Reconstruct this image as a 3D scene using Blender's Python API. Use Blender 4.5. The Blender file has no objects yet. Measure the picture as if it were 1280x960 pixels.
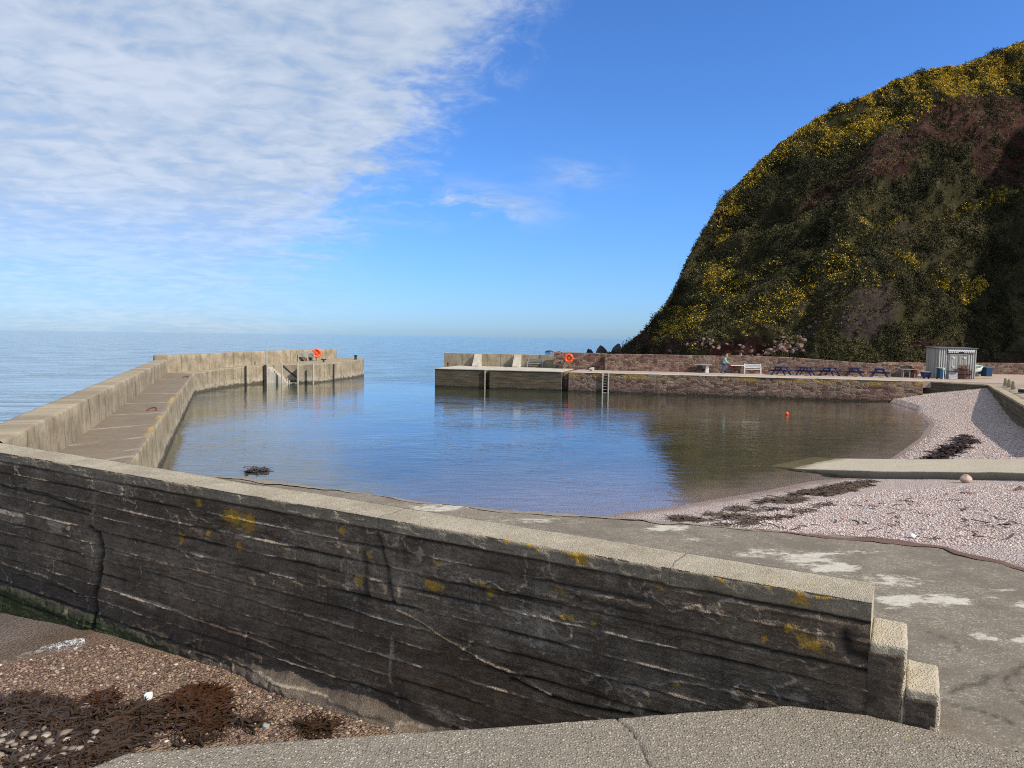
import bpy, bmesh, math, random
import numpy as np
from mathutils import Vector, Matrix, Euler

random.seed(7); rng = np.random.default_rng(7)
SC = bpy.context.scene
COL = SC.collection

# ------------------------------------------------------------------ camera frame
FPX, PITCH, ROLL, CAMZ = 888.0, math.atan(59.5/888.0), 0.0133, 5.0
_F = np.array([0, math.cos(PITCH), -math.sin(PITCH)])
_R0 = np.array([1.0, 0, 0]); _U0 = np.array([0, math.sin(PITCH), math.cos(PITCH)])
_R = _R0*math.cos(ROLL)+_U0*math.sin(ROLL); _U = -_R0*math.sin(ROLL)+_U0*math.cos(ROLL)
_O = np.array([0, 0, CAMZ])
def ray(x, y): return _F+_R*(x-640)/FPX+_U*(480-y)/FPX
def P(x, y, z):                       # survey point: sight line through the photo, met with height z
    d = ray(x, y); return _O+d*((z-CAMZ)/d[2])
def PY(x, y, Y):                      # the same, met with distance Y
    d = ray(x, y); return _O+d*(Y/d[1])
def proj(p):
    p = np.asarray(p, float)-_O
    d = p@_F
    return 640+FPX*(p@_R)/d, 480-FPX*(p@_U)/d

# ------------------------------------------------------------------ numpy noise
def _h(ix, iy, iz):
    with np.errstate(over='ignore'):
        n = (ix.astype(np.int64)*374761393+iy.astype(np.int64)*668265263+iz.astype(np.int64)*1440662683) & 0xffffffff
        n = ((n ^ (n >> 13))*1274126177) & 0xffffffff
        n = ((n ^ (n >> 16))*2246822519) & 0xffffffff
    return (n ^ (n >> 15))/4294967295.0
def vnoise(x, y, z=0.0):
    x = np.asarray(x, float); y = np.asarray(y, float); z = np.zeros_like(x)+z
    ix, iy, iz = np.floor(x), np.floor(y), np.floor(z)
    fx, fy, fz = x-ix, y-iy, z-iz
    s = lambda t: t*t*t*(t*(t*6-15)+10)
    u, v, w = s(fx), s(fy), s(fz)
    ix, iy, iz = ix.astype(np.int64), iy.astype(np.int64), iz.astype(np.int64)
    r = 0
    for a in (0, 1):
        for b in (0, 1):
            for c in (0, 1):
                r = r+_h(ix+a, iy+b, iz+c)*(u if a else 1-u)*(v if b else 1-v)*(w if c else 1-w)
    return r*2-1
def fbm(x, y, z=0.0, oct=4, gain=0.5, lac=2.03):
    a, r, t = 1.0, 0, 0
    for i in range(oct):
        r = r+a*vnoise(np.asarray(x)*lac**i+17.3*i, np.asarray(y)*lac**i-9.1*i, np.asarray(z)*lac**i+3.7*i); t += a; a *= gain
    return r/t
def sstep(a, b, x):
    t = np.clip((np.asarray(x, float)-a)/(b-a), 0, 1); return t*t*(3-2*t)

# ------------------------------------------------------------------ objects
def tag(o, label=None, cat=None, group=None, kind=None):
    if label: o['label'] = label
    if cat: o['category'] = cat
    if group: o['group'] = group
    if kind: o['kind'] = kind
    return o
def root(name, loc=(0, 0, 0), rz=0.0, label=None, cat=None, group=None):
    o = bpy.data.objects.new(name, None); COL.objects.link(o)
    o.empty_display_size = 0.2
    o.location = Vector([float(v) for v in loc]); o.rotation_euler = (0, 0, rz)
    return tag(o, label, cat, group)
def link(name, me, mats, parent=None):
    o = bpy.data.objects.new(name, me); COL.objects.link(o)
    for m in (mats if isinstance(mats, (list, tuple)) else [mats]): me.materials.append(m)
    if parent is not None: o.parent = parent
    return o
def copy_tree(o, parent=None):
    c = o.copy(); COL.objects.link(c)
    if parent is not None: c.parent = parent
    for ch in list(o.children): copy_tree(ch, c)
    return c
def big_mesh(name, V, Fc, mats, parent=None, smooth=True, attrs=None, uv=None, mi=None):
    """V (n,3); Fc (m,k) with constant k."""
    V = np.asarray(V, np.float32); Fc = np.asarray(Fc, np.int32)
    me = bpy.data.meshes.new(name); k = Fc.shape[1]
    me.vertices.add(len(V)); me.vertices.foreach_set('co', V.ravel())
    me.loops.add(Fc.size); me.loops.foreach_set('vertex_index', Fc.ravel())
    me.polygons.add(len(Fc))
    me.polygons.foreach_set('loop_start', np.arange(0, Fc.size, k, dtype=np.int32))
    me.polygons.foreach_set('loop_total', np.full(len(Fc), k, np.int32))
    me.polygons.foreach_set('use_smooth', np.full(len(Fc), smooth, bool))
    if mi is not None: me.polygons.foreach_set('material_index', np.asarray(mi, np.int32))
    me.update(calc_edges=True)
    for a, d in (attrs or {}).items():
        at = me.attributes.new(a, 'FLOAT', 'POINT'); at.data.foreach_set('value', np.asarray(d, np.float32).ravel())
    if uv is not None:
        l = me.uv_layers.new(name='UVMap'); l.data.foreach_set('uv', np.asarray(uv, np.float32)[Fc.ravel()].ravel())
    me.validate()
    return link(name, me, mats, parent)
def grid_faces(ny, nx, keep=None):
    i = np.arange(ny*nx).reshape(ny, nx)
    q = np.stack([i[:-1, :-1], i[:-1, 1:], i[1:, 1:], i[1:, :-1]], -1).reshape(-1, 4)
    return q if keep is None else q[keep.ravel()]
def grid_mesh(name, G, mats, parent=None, attrs=None, uv=None, flip=False, keep=None, smooth=True, mi=None):
    ny, nx = G.shape[:2]; f = grid_faces(ny, nx, keep)
    if flip: f = f[:, ::-1]
    return big_mesh(name, G.reshape(-1, 3), f, mats, parent, smooth, attrs, None if uv is None else uv.reshape(-1, 2), mi)

class MB:
    """collects shapes and links them as ONE mesh object"""
    def __init__(s): s.v = []; s.f = []; s.uv = []
    def add(s, vs, fs, M=None, uvs=None):
        b = len(s.v)
        for p in vs:
            p = Vector([float(c) for c in p]); s.v.append(M @ p if M is not None else p)
        for i, f in enumerate(fs):
            s.f.append([b+k for k in f]); s.uv.append(uvs[i] if uvs else None)
    def box(s, c, d, rot=(0, 0, 0), M=None, taper=1.0):
        x, y, z = d[0]/2, d[1]/2, d[2]/2; k = taper
        vs = [(-x, -y, -z), (x, -y, -z), (x, y, -z), (-x, y, -z), (-x*k, -y*k, z), (x*k, -y*k, z), (x*k, y*k, z), (-x*k, y*k, z)]
        T = Matrix.Translation(Vector([float(q) for q in c])) @ Euler(rot).to_matrix().to_4x4()
        if M is not None: T = M @ T
        s.add(vs, [(0, 3, 2, 1), (4, 5, 6, 7), (0, 1, 5, 4), (1, 2, 6, 5), (2, 3, 7, 6), (3, 0, 4, 7)], T); return s
    def bar(s, a, b, w, h):            # a rectangular bar from a to b
        a = Vector(a); b = Vector(b); d = b-a
        q = d.to_track_quat('X', 'Z').to_matrix().to_4x4(); q.translation = (a+b)/2
        s.box((0, 0, 0), (d.length, w, h), M=q); return s
    def tube(s, a, b, r, r2=None, n=10, caps=True):
        a = Vector([float(q) for q in a]); b = Vector([float(q) for q in b]); r2 = r if r2 is None else r2
        q = (b-a).to_track_quat('Z', 'Y').to_matrix()
        vs = []
        for (c, rr) in ((a, r), (b, r2)):
            for k in range(n):
                t = 2*math.pi*k/n; vs.append(c+q @ Vector((rr*math.cos(t), rr*math.sin(t), 0)))
        fs = [(k, (k+1) % n, n+(k+1) % n, n+k) for k in range(n)]
        if caps: fs += [tuple(range(n))[::-1], tuple(range(n, 2*n))]
        s.add(vs, fs); return s
    def lathe(s, prof, c=(0, 0, 0), n=20, M=None):
        vs = []; fs = []; m = len(prof)
        for (r, z) in prof:
            for k in range(n):
                t = 2*math.pi*k/n; vs.append((c[0]+r*math.cos(t), c[1]+r*math.sin(t), c[2]+z))
        for j in range(m-1):
            for k in range(n): fs.append((j*n+k, j*n+(k+1) % n, (j+1)*n+(k+1) % n, (j+1)*n+k))
        fs += [tuple(range(n))[::-1], tuple(range((m-1)*n, m*n))]
        s.add(vs, fs, M); return s
    def torus(s, R, r, M=None, n=32, m=12, squash=1.0):
        vs = []; fs = []
        for i in range(n):
            a = 2*math.pi*i/n
            for j in range(m):
                b = 2*math.pi*j/m
                vs.append(((R+r*math.cos(b))*math.cos(a), (R+r*math.cos(b))*math.sin(a), r*squash*math.sin(b)))
        for i in range(n):
            for j in range(m): fs.append((i*m+j, ((i+1) % n)*m+j, ((i+1) % n)*m+(j+1) % m, i*m+(j+1) % m))
        s.add(vs, fs, M); return s
    def prism(s, poly, z0, z1, ubase=0.0):
        """poly: list of (x,y) or (x,y,ztop), counter-clockwise seen from above; uv = (run along the wall, height)"""
        n = len(poly); b = [(p[0], p[1], z0) for p in poly]; t = [(p[0], p[1], p[2] if len(p) > 2 else z1) for p in poly]
        vs = b+t; fs = []; uvs = []; u = ubase
        for k in range(n):
            j = (k+1) % n; L = math.hypot(poly[j][0]-poly[k][0], poly[j][1]-poly[k][1])
            fs.append((k, j, n+j, n+k)); uvs.append([(u, z0), (u+L, z0), (u+L, t[j][2]), (u, t[k][2])]); u += L
        fs.append(tuple(range(n, 2*n))); uvs.append([(p[0], p[1]) for p in t])
        fs.append(tuple(range(n))[::-1]); uvs.append([(p[0], p[1]) for p in b[::-1]])
        s.add(vs, fs, None, uvs); return s
    def build(s, name, mat, parent=None, bevel=0.0, smooth=False, seg=2):
        me = bpy.data.meshes.new(name); me.from_pydata([tuple(v) for v in s.v], [], s.f)
        if any(u for u in s.uv):
            l = me.uv_layers.new(name='UVMap'); i = 0
            for f, u in zip(s.f, s.uv):
                for k in range(len(f)):
                    l.data[i].uv = u[k] if u else (0, 0); i += 1
        me.update()
        o = link(name, me, mat, parent)
        if smooth:
            for p in me.polygons: p.use_smooth = True
        if bevel:
            m = o.modifiers.new('Bevel', 'BEVEL'); m.width = bevel; m.segments = seg; m.limit_method = 'ANGLE'; m.angle_limit = 0.7
        return o

def polyres(pts, n):
    pts = np.asarray(pts, float); L = np.r_[0, np.cumsum(np.linalg.norm(np.diff(pts, axis=0), axis=1))]
    t = np.linspace(0, L[-1], n); return np.stack([np.interp(t, L, pts[:, k]) for k in range(pts.shape[1])], -1)
def inpoly(x, y, poly):
    c = np.zeros(x.shape, bool); n = len(poly)
    for i in range(n):
        x0, y0 = poly[i][:2]; x1, y1 = poly[(i+1) % n][:2]
        if y0 == y1: continue
        k = ((y0 > y) != (y1 > y)) & (x < (x1-x0)*(y-y0)/(y1-y0)+x0); c ^= k
    return c
def segdist(x, y, pts, signed=False):
    """distance to a polyline; signed: positive on its right-hand side"""
    best = np.full(x.shape, 1e9); sg = np.ones(x.shape)
    for i in range(len(pts)-1):
        a = np.array(pts[i][:2], float); b = np.array(pts[i+1][:2], float); d = b-a; L2 = d@d
        t = np.clip(((x-a[0])*d[0]+(y-a[1])*d[1])/L2, 0, 1)
        dx, dy = x-a[0]-t*d[0], y-a[1]-t*d[1]; q = np.hypot(dx, dy)
        m = q < best-1e-9; best = np.where(m, q, best); sg = np.where(m, np.sign(d[1]*(x-a[0])-d[0]*(y-a[1])), sg)
    return best*sg if signed else best
# ------------------------------------------------------------------ node helpers
def N(nt, t, ins=None, **props):
    n = nt.nodes.new(t)
    for k, v in props.items(): setattr(n, k, v)
    for k, v in (ins or {}).items():
        s = n.inputs[k]
        if isinstance(v, bpy.types.NodeSocket): nt.links.new(v, s)
        else:
            if isinstance(v, tuple) and s.type == 'RGBA' and len(v) == 3: v = v+(1,)
            s.default_value = v
    return n
def nmath(nt, op, a, b=0.0, c=0.0, clamp=False): return N(nt, 'ShaderNodeMath', {0: a, 1: b, 2: c}, operation=op, use_clamp=clamp).outputs[0]
def vmul(nt, v, k): return N(nt, 'ShaderNodeVectorMath', {0: v, 1: k}, operation='MULTIPLY').outputs[0]
def vadd(nt, v, k): return N(nt, 'ShaderNodeVectorMath', {0: v, 1: k}, operation='ADD').outputs[0]
def noise(nt, v, sc, det=4.0, ro=0.55, di=0.0): return N(nt, 'ShaderNodeTexNoise', {'Vector': v, 'Scale': sc, 'Detail': det, 'Roughness': ro, 'Distortion': di}).outputs[0]
def vor(nt, v, sc, feature='F1', rnd=1.0): return N(nt, 'ShaderNodeTexVoronoi', {'Vector': v, 'Scale': sc, 'Randomness': rnd}, feature=feature)
def mixc(nt, f, a, b, blend='MIX'):
    n = N(nt, 'ShaderNodeMix', {0: f}, data_type='RGBA', blend_type=blend)
    for i, v in ((6, a), (7, b)):
        if isinstance(v, bpy.types.NodeSocket): nt.links.new(v, n.inputs[i])
        else: n.inputs[i].default_value = (*v, 1) if len(v) == 3 else v
    return n.outputs[2]
def ramp(nt, f, stops, interp='LINEAR'):
    n = N(nt, 'ShaderNodeValToRGB', {0: f}); r = n.color_ramp; r.interpolation = interp
    while len(r.elements) < len(stops): r.elements.new(0.5)
    for e, (p, c) in zip(r.elements, stops):
        e.position = p; e.color = (*c, 1) if isinstance(c, tuple) else (c, c, c, 1)
    return n.outputs[0]
def maprange(nt, v, a, b, c=0.0, d=1.0): return N(nt, 'ShaderNodeMapRange', {0: v, 1: a, 2: b, 3: c, 4: d}, interpolation_type='SMOOTHSTEP').outputs[0]
def attr(nt, name): return N(nt, 'ShaderNodeAttribute', attribute_name=name).outputs['Fac']
def bump(nt, h, strength=0.5, dist=0.02, nrm=None):
    ins = {'Strength': strength, 'Distance': dist, 'Height': h}
    if nrm is not None: ins['Normal'] = nrm
    return N(nt, 'ShaderNodeBump', ins).outputs[0]
def newmat(name):
    m = bpy.data.materials.new(name); m.use_nodes = True; nt = m.node_tree; nt.nodes.clear()
    return m, nt, N(nt, 'ShaderNodeOutputMaterial')
def finish(nt, out, col, rough=0.85, nrm=None, spec=0.3, **kw):
    ins = {'Base Color': col, 'Roughness': rough, 'Specular IOR Level': spec}; ins.update(kw)
    if nrm is not None: ins['Normal'] = nrm
    p = N(nt, 'ShaderNodeBsdfPrincipled', ins); nt.links.new(p.outputs[0], out.inputs['Surface']); return p
def wpos(nt): return N(nt, 'ShaderNodeNewGeometry').outputs['Position']
def opos(nt): return N(nt, 'ShaderNodeTexCoord').outputs['Object']
def uvn(nt): return N(nt, 'ShaderNodeTexCoord').outputs['UV']
def sepz(nt, v): return N(nt, 'ShaderNodeSeparateXYZ', {0: v})

def simple(name, col, rough=0.6, var=0.25, sc=9.0, metal=0.0, bmp=0.15, bd=0.004, dirt=0.25):
    """a painted or worn surface: colour varied by noise, grime, fine bump"""
    m, nt, out = newmat(name); p = opos(nt)
    n1 = noise(nt, p, sc, 5, 0.6); n2 = noise(nt, p, sc*5, 3, 0.6)
    c = mixc(nt, maprange(nt, n1, 0.35, 0.7, 0, var), col, tuple(x*0.45 for x in col))
    c = mixc(nt, maprange(nt, n2, 0.55, 0.75, 0, dirt), c, (0.16, 0.13, 0.10))
    finish(nt, out, c, rough, bump(nt, n2, bmp, bd), 0.35, **{'Metallic': metal}); return m

def aggregate(nt, p, tone, gs=42.0):
    """exposed-aggregate concrete: small stones of several greys and tans in a paste"""
    v = vor(nt, p, gs); cell = N(nt, 'ShaderNodeSeparateColor', {0: v.outputs['Color']}).outputs[0]
    stones = ramp(nt, cell, [(0, (0.07, 0.055, 0.04)), (0.25, (0.20, 0.165, 0.125)), (0.6, (0.40, 0.345, 0.265)), (0.88, (0.55, 0.475, 0.365)), (1, (0.70, 0.62, 0.49))])
    paste = mixc(nt, noise(nt, p, 9, 5, 0.65), (0.15, 0.125, 0.095), (0.31, 0.265, 0.20))
    d = maprange(nt, v.outputs['Distance'], 0.25, 0.6, 1, 0)
    c = mixc(nt, nmath(nt, 'MULTIPLY', d, 0.8), paste, stones)
    big = noise(nt, p, 0.8, 6, 0.6)
    c = mixc(nt, maprange(nt, big, 0.35, 0.7, 0, 0.55), c, (0.20, 0.18, 0.15)) if False else mixc(nt, maprange(nt, big, 0.38, 0.68, 0, 0.3), c, tone)
    return c, v, d

def mat_slab():
    m, nt, out = newmat('aggregate_concrete'); p = wpos(nt)
    c, v, d = aggregate(nt, p, (0.25, 0.21, 0.16), 46)
    st = noise(nt, p, 2.3, 5, 0.7)
    c = mixc(nt, maprange(nt, st, 0.6, 0.72, 0, 0.5), c, (0.14, 0.125, 0.105))
    sp = vor(nt, p, 3.1); c = mixc(nt, maprange(nt, sp.outputs['Distance'], 0.02, 0.09, 0.55, 0), c, (0.62, 0.6, 0.55))
    ye = noise(nt, p, 5.0, 3, 0.6); c = mixc(nt, maprange(nt, ye, 0.70, 0.76, 0, 0.5), c, (0.45, 0.33, 0.10))
    c = mixc(nt, attr(nt, 'crack'), c, (0.03, 0.027, 0.024)); c = mixc(nt, nmath(nt, 'MULTIPLY', attr(nt, 'bleached'), 0.55), c, (0.62, 0.53, 0.37))
    h = nmath(nt, 'ADD', nmath(nt, 'MULTIPLY', d, 0.7), noise(nt, p, 90, 3, 0.6))
    finish(nt, out, c, 0.92, bump(nt, h, 1.0, 0.010), 0.2); return m

def mat_apron():
    m, nt, out = newmat('apron_concrete'); p = wpos(nt)
    c, v, d = aggregate(nt, p, (0.20, 0.17, 0.13), 36)
    c = mixc(nt, maprange(nt, noise(nt, p, 1.6, 6, 0.7), 0.4, 0.65, 0.35, 0.8), c, (0.135, 0.112, 0.085))
    pa = attr(nt, 'pale'); edge = noise(nt, vmul(nt, p, (1, 1.6, 1)), 6.0, 8, 0.78)
    f = maprange(nt, nmath(nt, 'ADD', pa, nmath(nt, 'MULTIPLY', nmath(nt, 'SUBTRACT', edge, 0.5), 1.5)), 0.42, 0.68)
    c = mixc(nt, f, c, mixc(nt, noise(nt, p, 14, 4), (0.36, 0.325, 0.26), (0.60, 0.55, 0.45)))
    c = mixc(nt, attr(nt, 'crack'), c, (0.05, 0.045, 0.03))
    h = nmath(nt, 'ADD', nmath(nt, 'MULTIPLY', f, 0.9), nmath(nt, 'ADD', nmath(nt, 'MULTIPLY', d, 0.35), noise(nt, p, 60, 3)))
    finish(nt, out, c, 0.92, bump(nt, h, 0.6, 0.008), 0.2); return m

def mat_near_wall():
    m, nt, out = newmat('board_marked_concrete'); p = wpos(nt); uv = uvn(nt)
    base = ramp(nt, noise(nt, uv, 1.1, 7, 0.66), [(0.25, (0.072, 0.049, 0.031)), (0.46, (0.18, 0.127, 0.080)), (0.70, (0.38, 0.285, 0.19))])
    streak = noise(nt, vmul(nt, uv, (7.0, 0.8, 1)), 1.0, 6, 0.7)
    base = mixc(nt, maprange(nt, streak, 0.45, 0.75, 0, 0.5), base, (0.050, 0.036, 0.026))
    fl2 = noise(nt, vmul(nt, uv, (1.0, 4.0, 1)), 6.0, 7, 0.75); base = mixc(nt, maprange(nt, fl2, 0.35, 0.70), mixc(nt, 0.6, base, (0.03, 0.021, 0.014)), base)
    band = noise(nt, vmul(nt, uv, (0.35, 5.0, 1)), 1.0, 5, 0.6)
    base = mixc(nt, maprange(nt, band, 0.5, 0.7, 0, 0.4), base, (0.25, 0.195, 0.14))
    v = vor(nt, p, 75); cell = N(nt, 'ShaderNodeSeparateColor', {0: v.outputs['Color']}).outputs[0]
    base = mixc(nt, maprange(nt, cell, 0.80, 0.98, 0, 0.35), base, (0.32, 0.265, 0.20))
    wet = attr(nt, 'wet'); base = mixc(nt, nmath(nt, 'MULTIPLY', wet, 0.6), base, (0.045, 0.036, 0.033))
    fine = noise(nt, uv, 22, 7, 0.8)
    pa = nmath(nt, 'ADD', attr(nt, 'pale'), nmath(nt, 'MULTIPLY', nmath(nt, 'SUBTRACT', fine, 0.5), 1.5))
    base = mixc(nt, maprange(nt, pa, 0.22, 0.85, 0, 0.85), base, mixc(nt, fine, (0.26, 0.195, 0.14), (0.54, 0.44, 0.33)))
    barn = vor(nt, p, 70).outputs['Distance']
    base = mixc(nt, nmath(nt, 'MULTIPLY', attr(nt, 'barnacle'), maprange(nt, nmath(nt, 'ADD', barn, nmath(nt, 'MULTIPLY', noise(nt, p, 6, 5, 0.7), 0.4)), 0.35, 0.62, 0.75, 0.08)), base, (0.44, 0.41, 0.37))
    lip = attr(nt, 'lip'); ca, vv, dd = aggregate(nt, p, (0.36, 0.30, 0.21), 48)
    lc = mixc(nt, 0.5, ca, mixc(nt, maprange(nt, noise(nt, p, 1.3, 6, 0.7), 0.35, 0.65), (0.44, 0.36, 0.24), (0.66, 0.57, 0.40)))
    lc = mixc(nt, maprange(nt, noise(nt, vmul(nt, p, (1.0, 1.6, 1)), 3.4, 7, 0.75), 0.57, 0.70, 0, 0.65), lc, (0.20, 0.165, 0.115))
    lc = mixc(nt, maprange(nt, noise(nt, vadd(nt, p, (9, 3, 0)), 2.2, 7, 0.75), 0.60, 0.72, 0, 0.7), lc, (0.72, 0.66, 0.52))
    jt = nmath(nt, 'ABSOLUTE', nmath(nt, 'SUBTRACT', nmath(nt, 'FRACT', nmath(nt, 'MULTIPLY', nmath(nt, 'ADD', sepz(nt, uv).outputs[0], nmath(nt, 'MULTIPLY', noise(nt, p, 5, 4), 0.12)), 0.27)), 0.5))
    lc = mixc(nt, maprange(nt, jt, 0.0, 0.004, 0.8, 0), lc, (0.07, 0.055, 0.04))
    base = mixc(nt, lip, base, lc)
    li = nmath(nt, 'ADD', attr(nt, 'lichen'), nmath(nt, 'MULTIPLY', nmath(nt, 'SUBTRACT', noise(nt, uv, 13, 8, 0.82), 0.5), 3.2))
    base = mixc(nt, maprange(nt, li, 0.50, 0.95, 0, 0.88), base, mixc(nt, noise(nt, uv, 60, 2), (0.34, 0.18, 0.02), (0.62, 0.36, 0.04)))
    base = mixc(nt, nmath(nt, 'MULTIPLY', attr(nt, 'green'), maprange(nt, fine, 0.35, 0.6)), base, (0.022, 0.045, 0.010))
    base = mixc(nt, attr(nt, 'crack'), base, (0.018, 0.015, 0.013))
    h = nmath(nt, 'ADD', noise(nt, p, 34, 5, 0.7), nmath(nt, 'ADD', nmath(nt, 'MULTIPLY', maprange(nt, v.outputs['Distance'], 0.1, 0.6, 1, 0), 0.5), nmath(nt, 'MULTIPLY', noise(nt, vmul(nt, uv, (1.5, 60, 1)), 1.0, 3), 0.5)))
    finish(nt, out, base, 0.88, bump(nt, h, 1.0, 0.016), 0.25); return m

def mat_pier(name, a, b, deckline=False, dark=0.0):
    m, nt, out = newmat(name); p = wpos(nt); uv = uvn(nt); z = sepz(nt, p).outputs[2]
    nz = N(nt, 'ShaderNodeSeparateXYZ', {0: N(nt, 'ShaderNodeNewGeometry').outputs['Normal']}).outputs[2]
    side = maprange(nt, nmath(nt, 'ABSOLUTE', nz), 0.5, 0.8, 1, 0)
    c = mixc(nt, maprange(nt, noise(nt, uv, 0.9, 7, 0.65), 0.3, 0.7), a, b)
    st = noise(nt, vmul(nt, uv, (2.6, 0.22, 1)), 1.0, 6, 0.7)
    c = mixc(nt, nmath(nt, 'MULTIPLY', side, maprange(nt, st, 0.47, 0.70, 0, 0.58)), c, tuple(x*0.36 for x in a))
    st2 = noise(nt, vadd(nt, vmul(nt, uv, (1.7, 0.3, 1)), (31, 7, 0)), 1.0, 5, 0.7)
    c = mixc(nt, nmath(nt, 'MULTIPLY', side, maprange(nt, st2, 0.58, 0.72, 0, 0.6)), c, (0.52, 0.46, 0.35))
    u = sepz(nt, uv).outputs[0]
    j = nmath(nt, 'ABSOLUTE', nmath(nt, 'SUBTRACT', nmath(nt, 'FRACT', nmath(nt, 'MULTIPLY', nmath(nt, 'ADD', u, nmath(nt, 'MULTIPLY', noise(nt, uv, 1.5, 3), 0.25)), 0.24)), 0.5))
    jn = maprange(nt, j, 0.0, 0.018, 0.8, 0)
    c = mixc(nt, nmath(nt, 'MULTIPLY', jn, nmath(nt, 'MULTIPLY', side, 0.6)), c, (0.07, 0.06, 0.05))
    zz = nmath(nt, 'ADD', z, nmath(nt, 'MULTIPLY', nmath(nt, 'SUBTRACT', noise(nt, uv, 1.6, 5, 0.7), 0.5), 0.7))
    c = mixc(nt, nmath(nt, 'MULTIPLY', maprange(nt, zz, 0.85, 0.45, 0, 0.55), maprange(nt, noise(nt, uv, 3.1, 4), 0.4, 0.6)), c, (0.50, 0.44, 0.34))
    c = mixc(nt, maprange(nt, zz, 0.32, 0.12, 0, 0.9), c, (0.06, 0.055, 0.04))
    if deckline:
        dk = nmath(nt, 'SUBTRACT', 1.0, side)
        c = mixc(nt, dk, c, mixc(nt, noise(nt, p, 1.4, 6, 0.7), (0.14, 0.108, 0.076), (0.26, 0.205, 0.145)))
        c = mixc(nt, nmath(nt, 'MULTIPLY', dk, attr(nt, 'line')), c, (0.50, 0.46, 0.38))
        c = mixc(nt, maprange(nt, nmath(nt, 'ADD', attr(nt, 'lichen'), nmath(nt, 'MULTIPLY', nmath(nt, 'SUBTRACT', noise(nt, p, 3.5, 7, 0.75), 0.5), 2.2)), 0.45, 0.95, 0, 0.75), c, (0.46, 0.29, 0.07))
    h = nmath(nt, 'ADD', noise(nt, p, 6, 7, 0.7), nmath(nt, 'MULTIPLY', jn, -0.5))
    finish(nt, out, c, 0.9, bump(nt, h, 0.7, 0.05), 0.2); return m

def mat_stone(name, scale=1.0, lich=True, tint=(1, 1, 1)):
    """coursed red sandstone rubble with pale lime mortar"""
    m, nt, out = newmat(name); p = wpos(nt); uv = uvn(nt); z = sepz(nt, p).outputs[2]
    w = vadd(nt, uv, vmul(nt, N(nt, 'ShaderNodeTexNoise', {'Vector': uv, 'Scale': 2.3, 'Detail': 3.0}).outputs['Color'], (0.30, 0.22, 0)))
    wv = vmul(nt, w, (1.95/scale, 4.1/scale, 1)); v1 = vor(nt, wv, 1.0, 'F1', 0.62); ve = vor(nt, wv, 1.0, 'DISTANCE_TO_EDGE', 0.62)
    k = N(nt, 'ShaderNodeSeparateColor', {0: v1.outputs['Color']}).outputs[0]
    mort = maprange(nt, nmath(nt, 'ADD', ve.outputs['Distance'], nmath(nt, 'MULTIPLY', nmath(nt, 'SUBTRACT', noise(nt, uv, 5, 4, 0.7), 0.5), 0.10)), 0.02, 0.10, 1, 0)
    cells = ramp(nt, k, [(0, (0.09, 0.045, 0.038)), (0.3, (0.19, 0.095, 0.075)), (0.55, (0.27, 0.155, 0.115)), (0.8, (0.36, 0.255, 0.18)), (1, (0.21, 0.165, 0.12))])
    cells = mixc(nt, 1.0, cells, (*tint, 1), 'MULTIPLY')
    c = mixc(nt, maprange(nt, noise(nt, uv, 3.0, 6, 0.7), 0.35, 0.7, 0, 0.7), cells, (0.10, 0.075, 0.06))
    c = mixc(nt, nmath(nt, 'MULTIPLY', mort, maprange(nt, noise(nt, uv, 1.2, 4), 0.35, 0.6, 0.08, 0.65)), c, (0.36, 0.29, 0.21))
    zz = nmath(nt, 'ADD', z, nmath(nt, 'MULTIPLY', nmath(nt, 'SUBTRACT', noise(nt, uv, 1.1, 5, 0.7), 0.5), 0.9))
    if lich:
        c = mixc(nt, nmath(nt, 'MULTIPLY', maprange(nt, zz, 1.15, 1.6, 0, 0.85), maprange(nt, noise(nt, vmul(nt, uv, (0.8, 1.6, 1)), 1.0, 5, 0.65), 0.44, 0.57)), c, (0.40, 0.26, 0.07))
        c = mixc(nt, maprange(nt, zz, 0.55, 0.30, 0, 0.6), c, (0.13, 0.085, 0.07))
        c = mixc(nt, maprange(nt, zz, 0.25, 0.10, 0, 0.9), c, (0.05, 0.042, 0.03))
    h = nmath(nt, 'SUBTRACT', noise(nt, uv, 7, 6, 0.7), nmath(nt, 'MULTIPLY', mort, 0.8))
    finish(nt, out, c, 0.9, bump(nt, h, 0.9, 0.07), 0.2); return m

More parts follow.
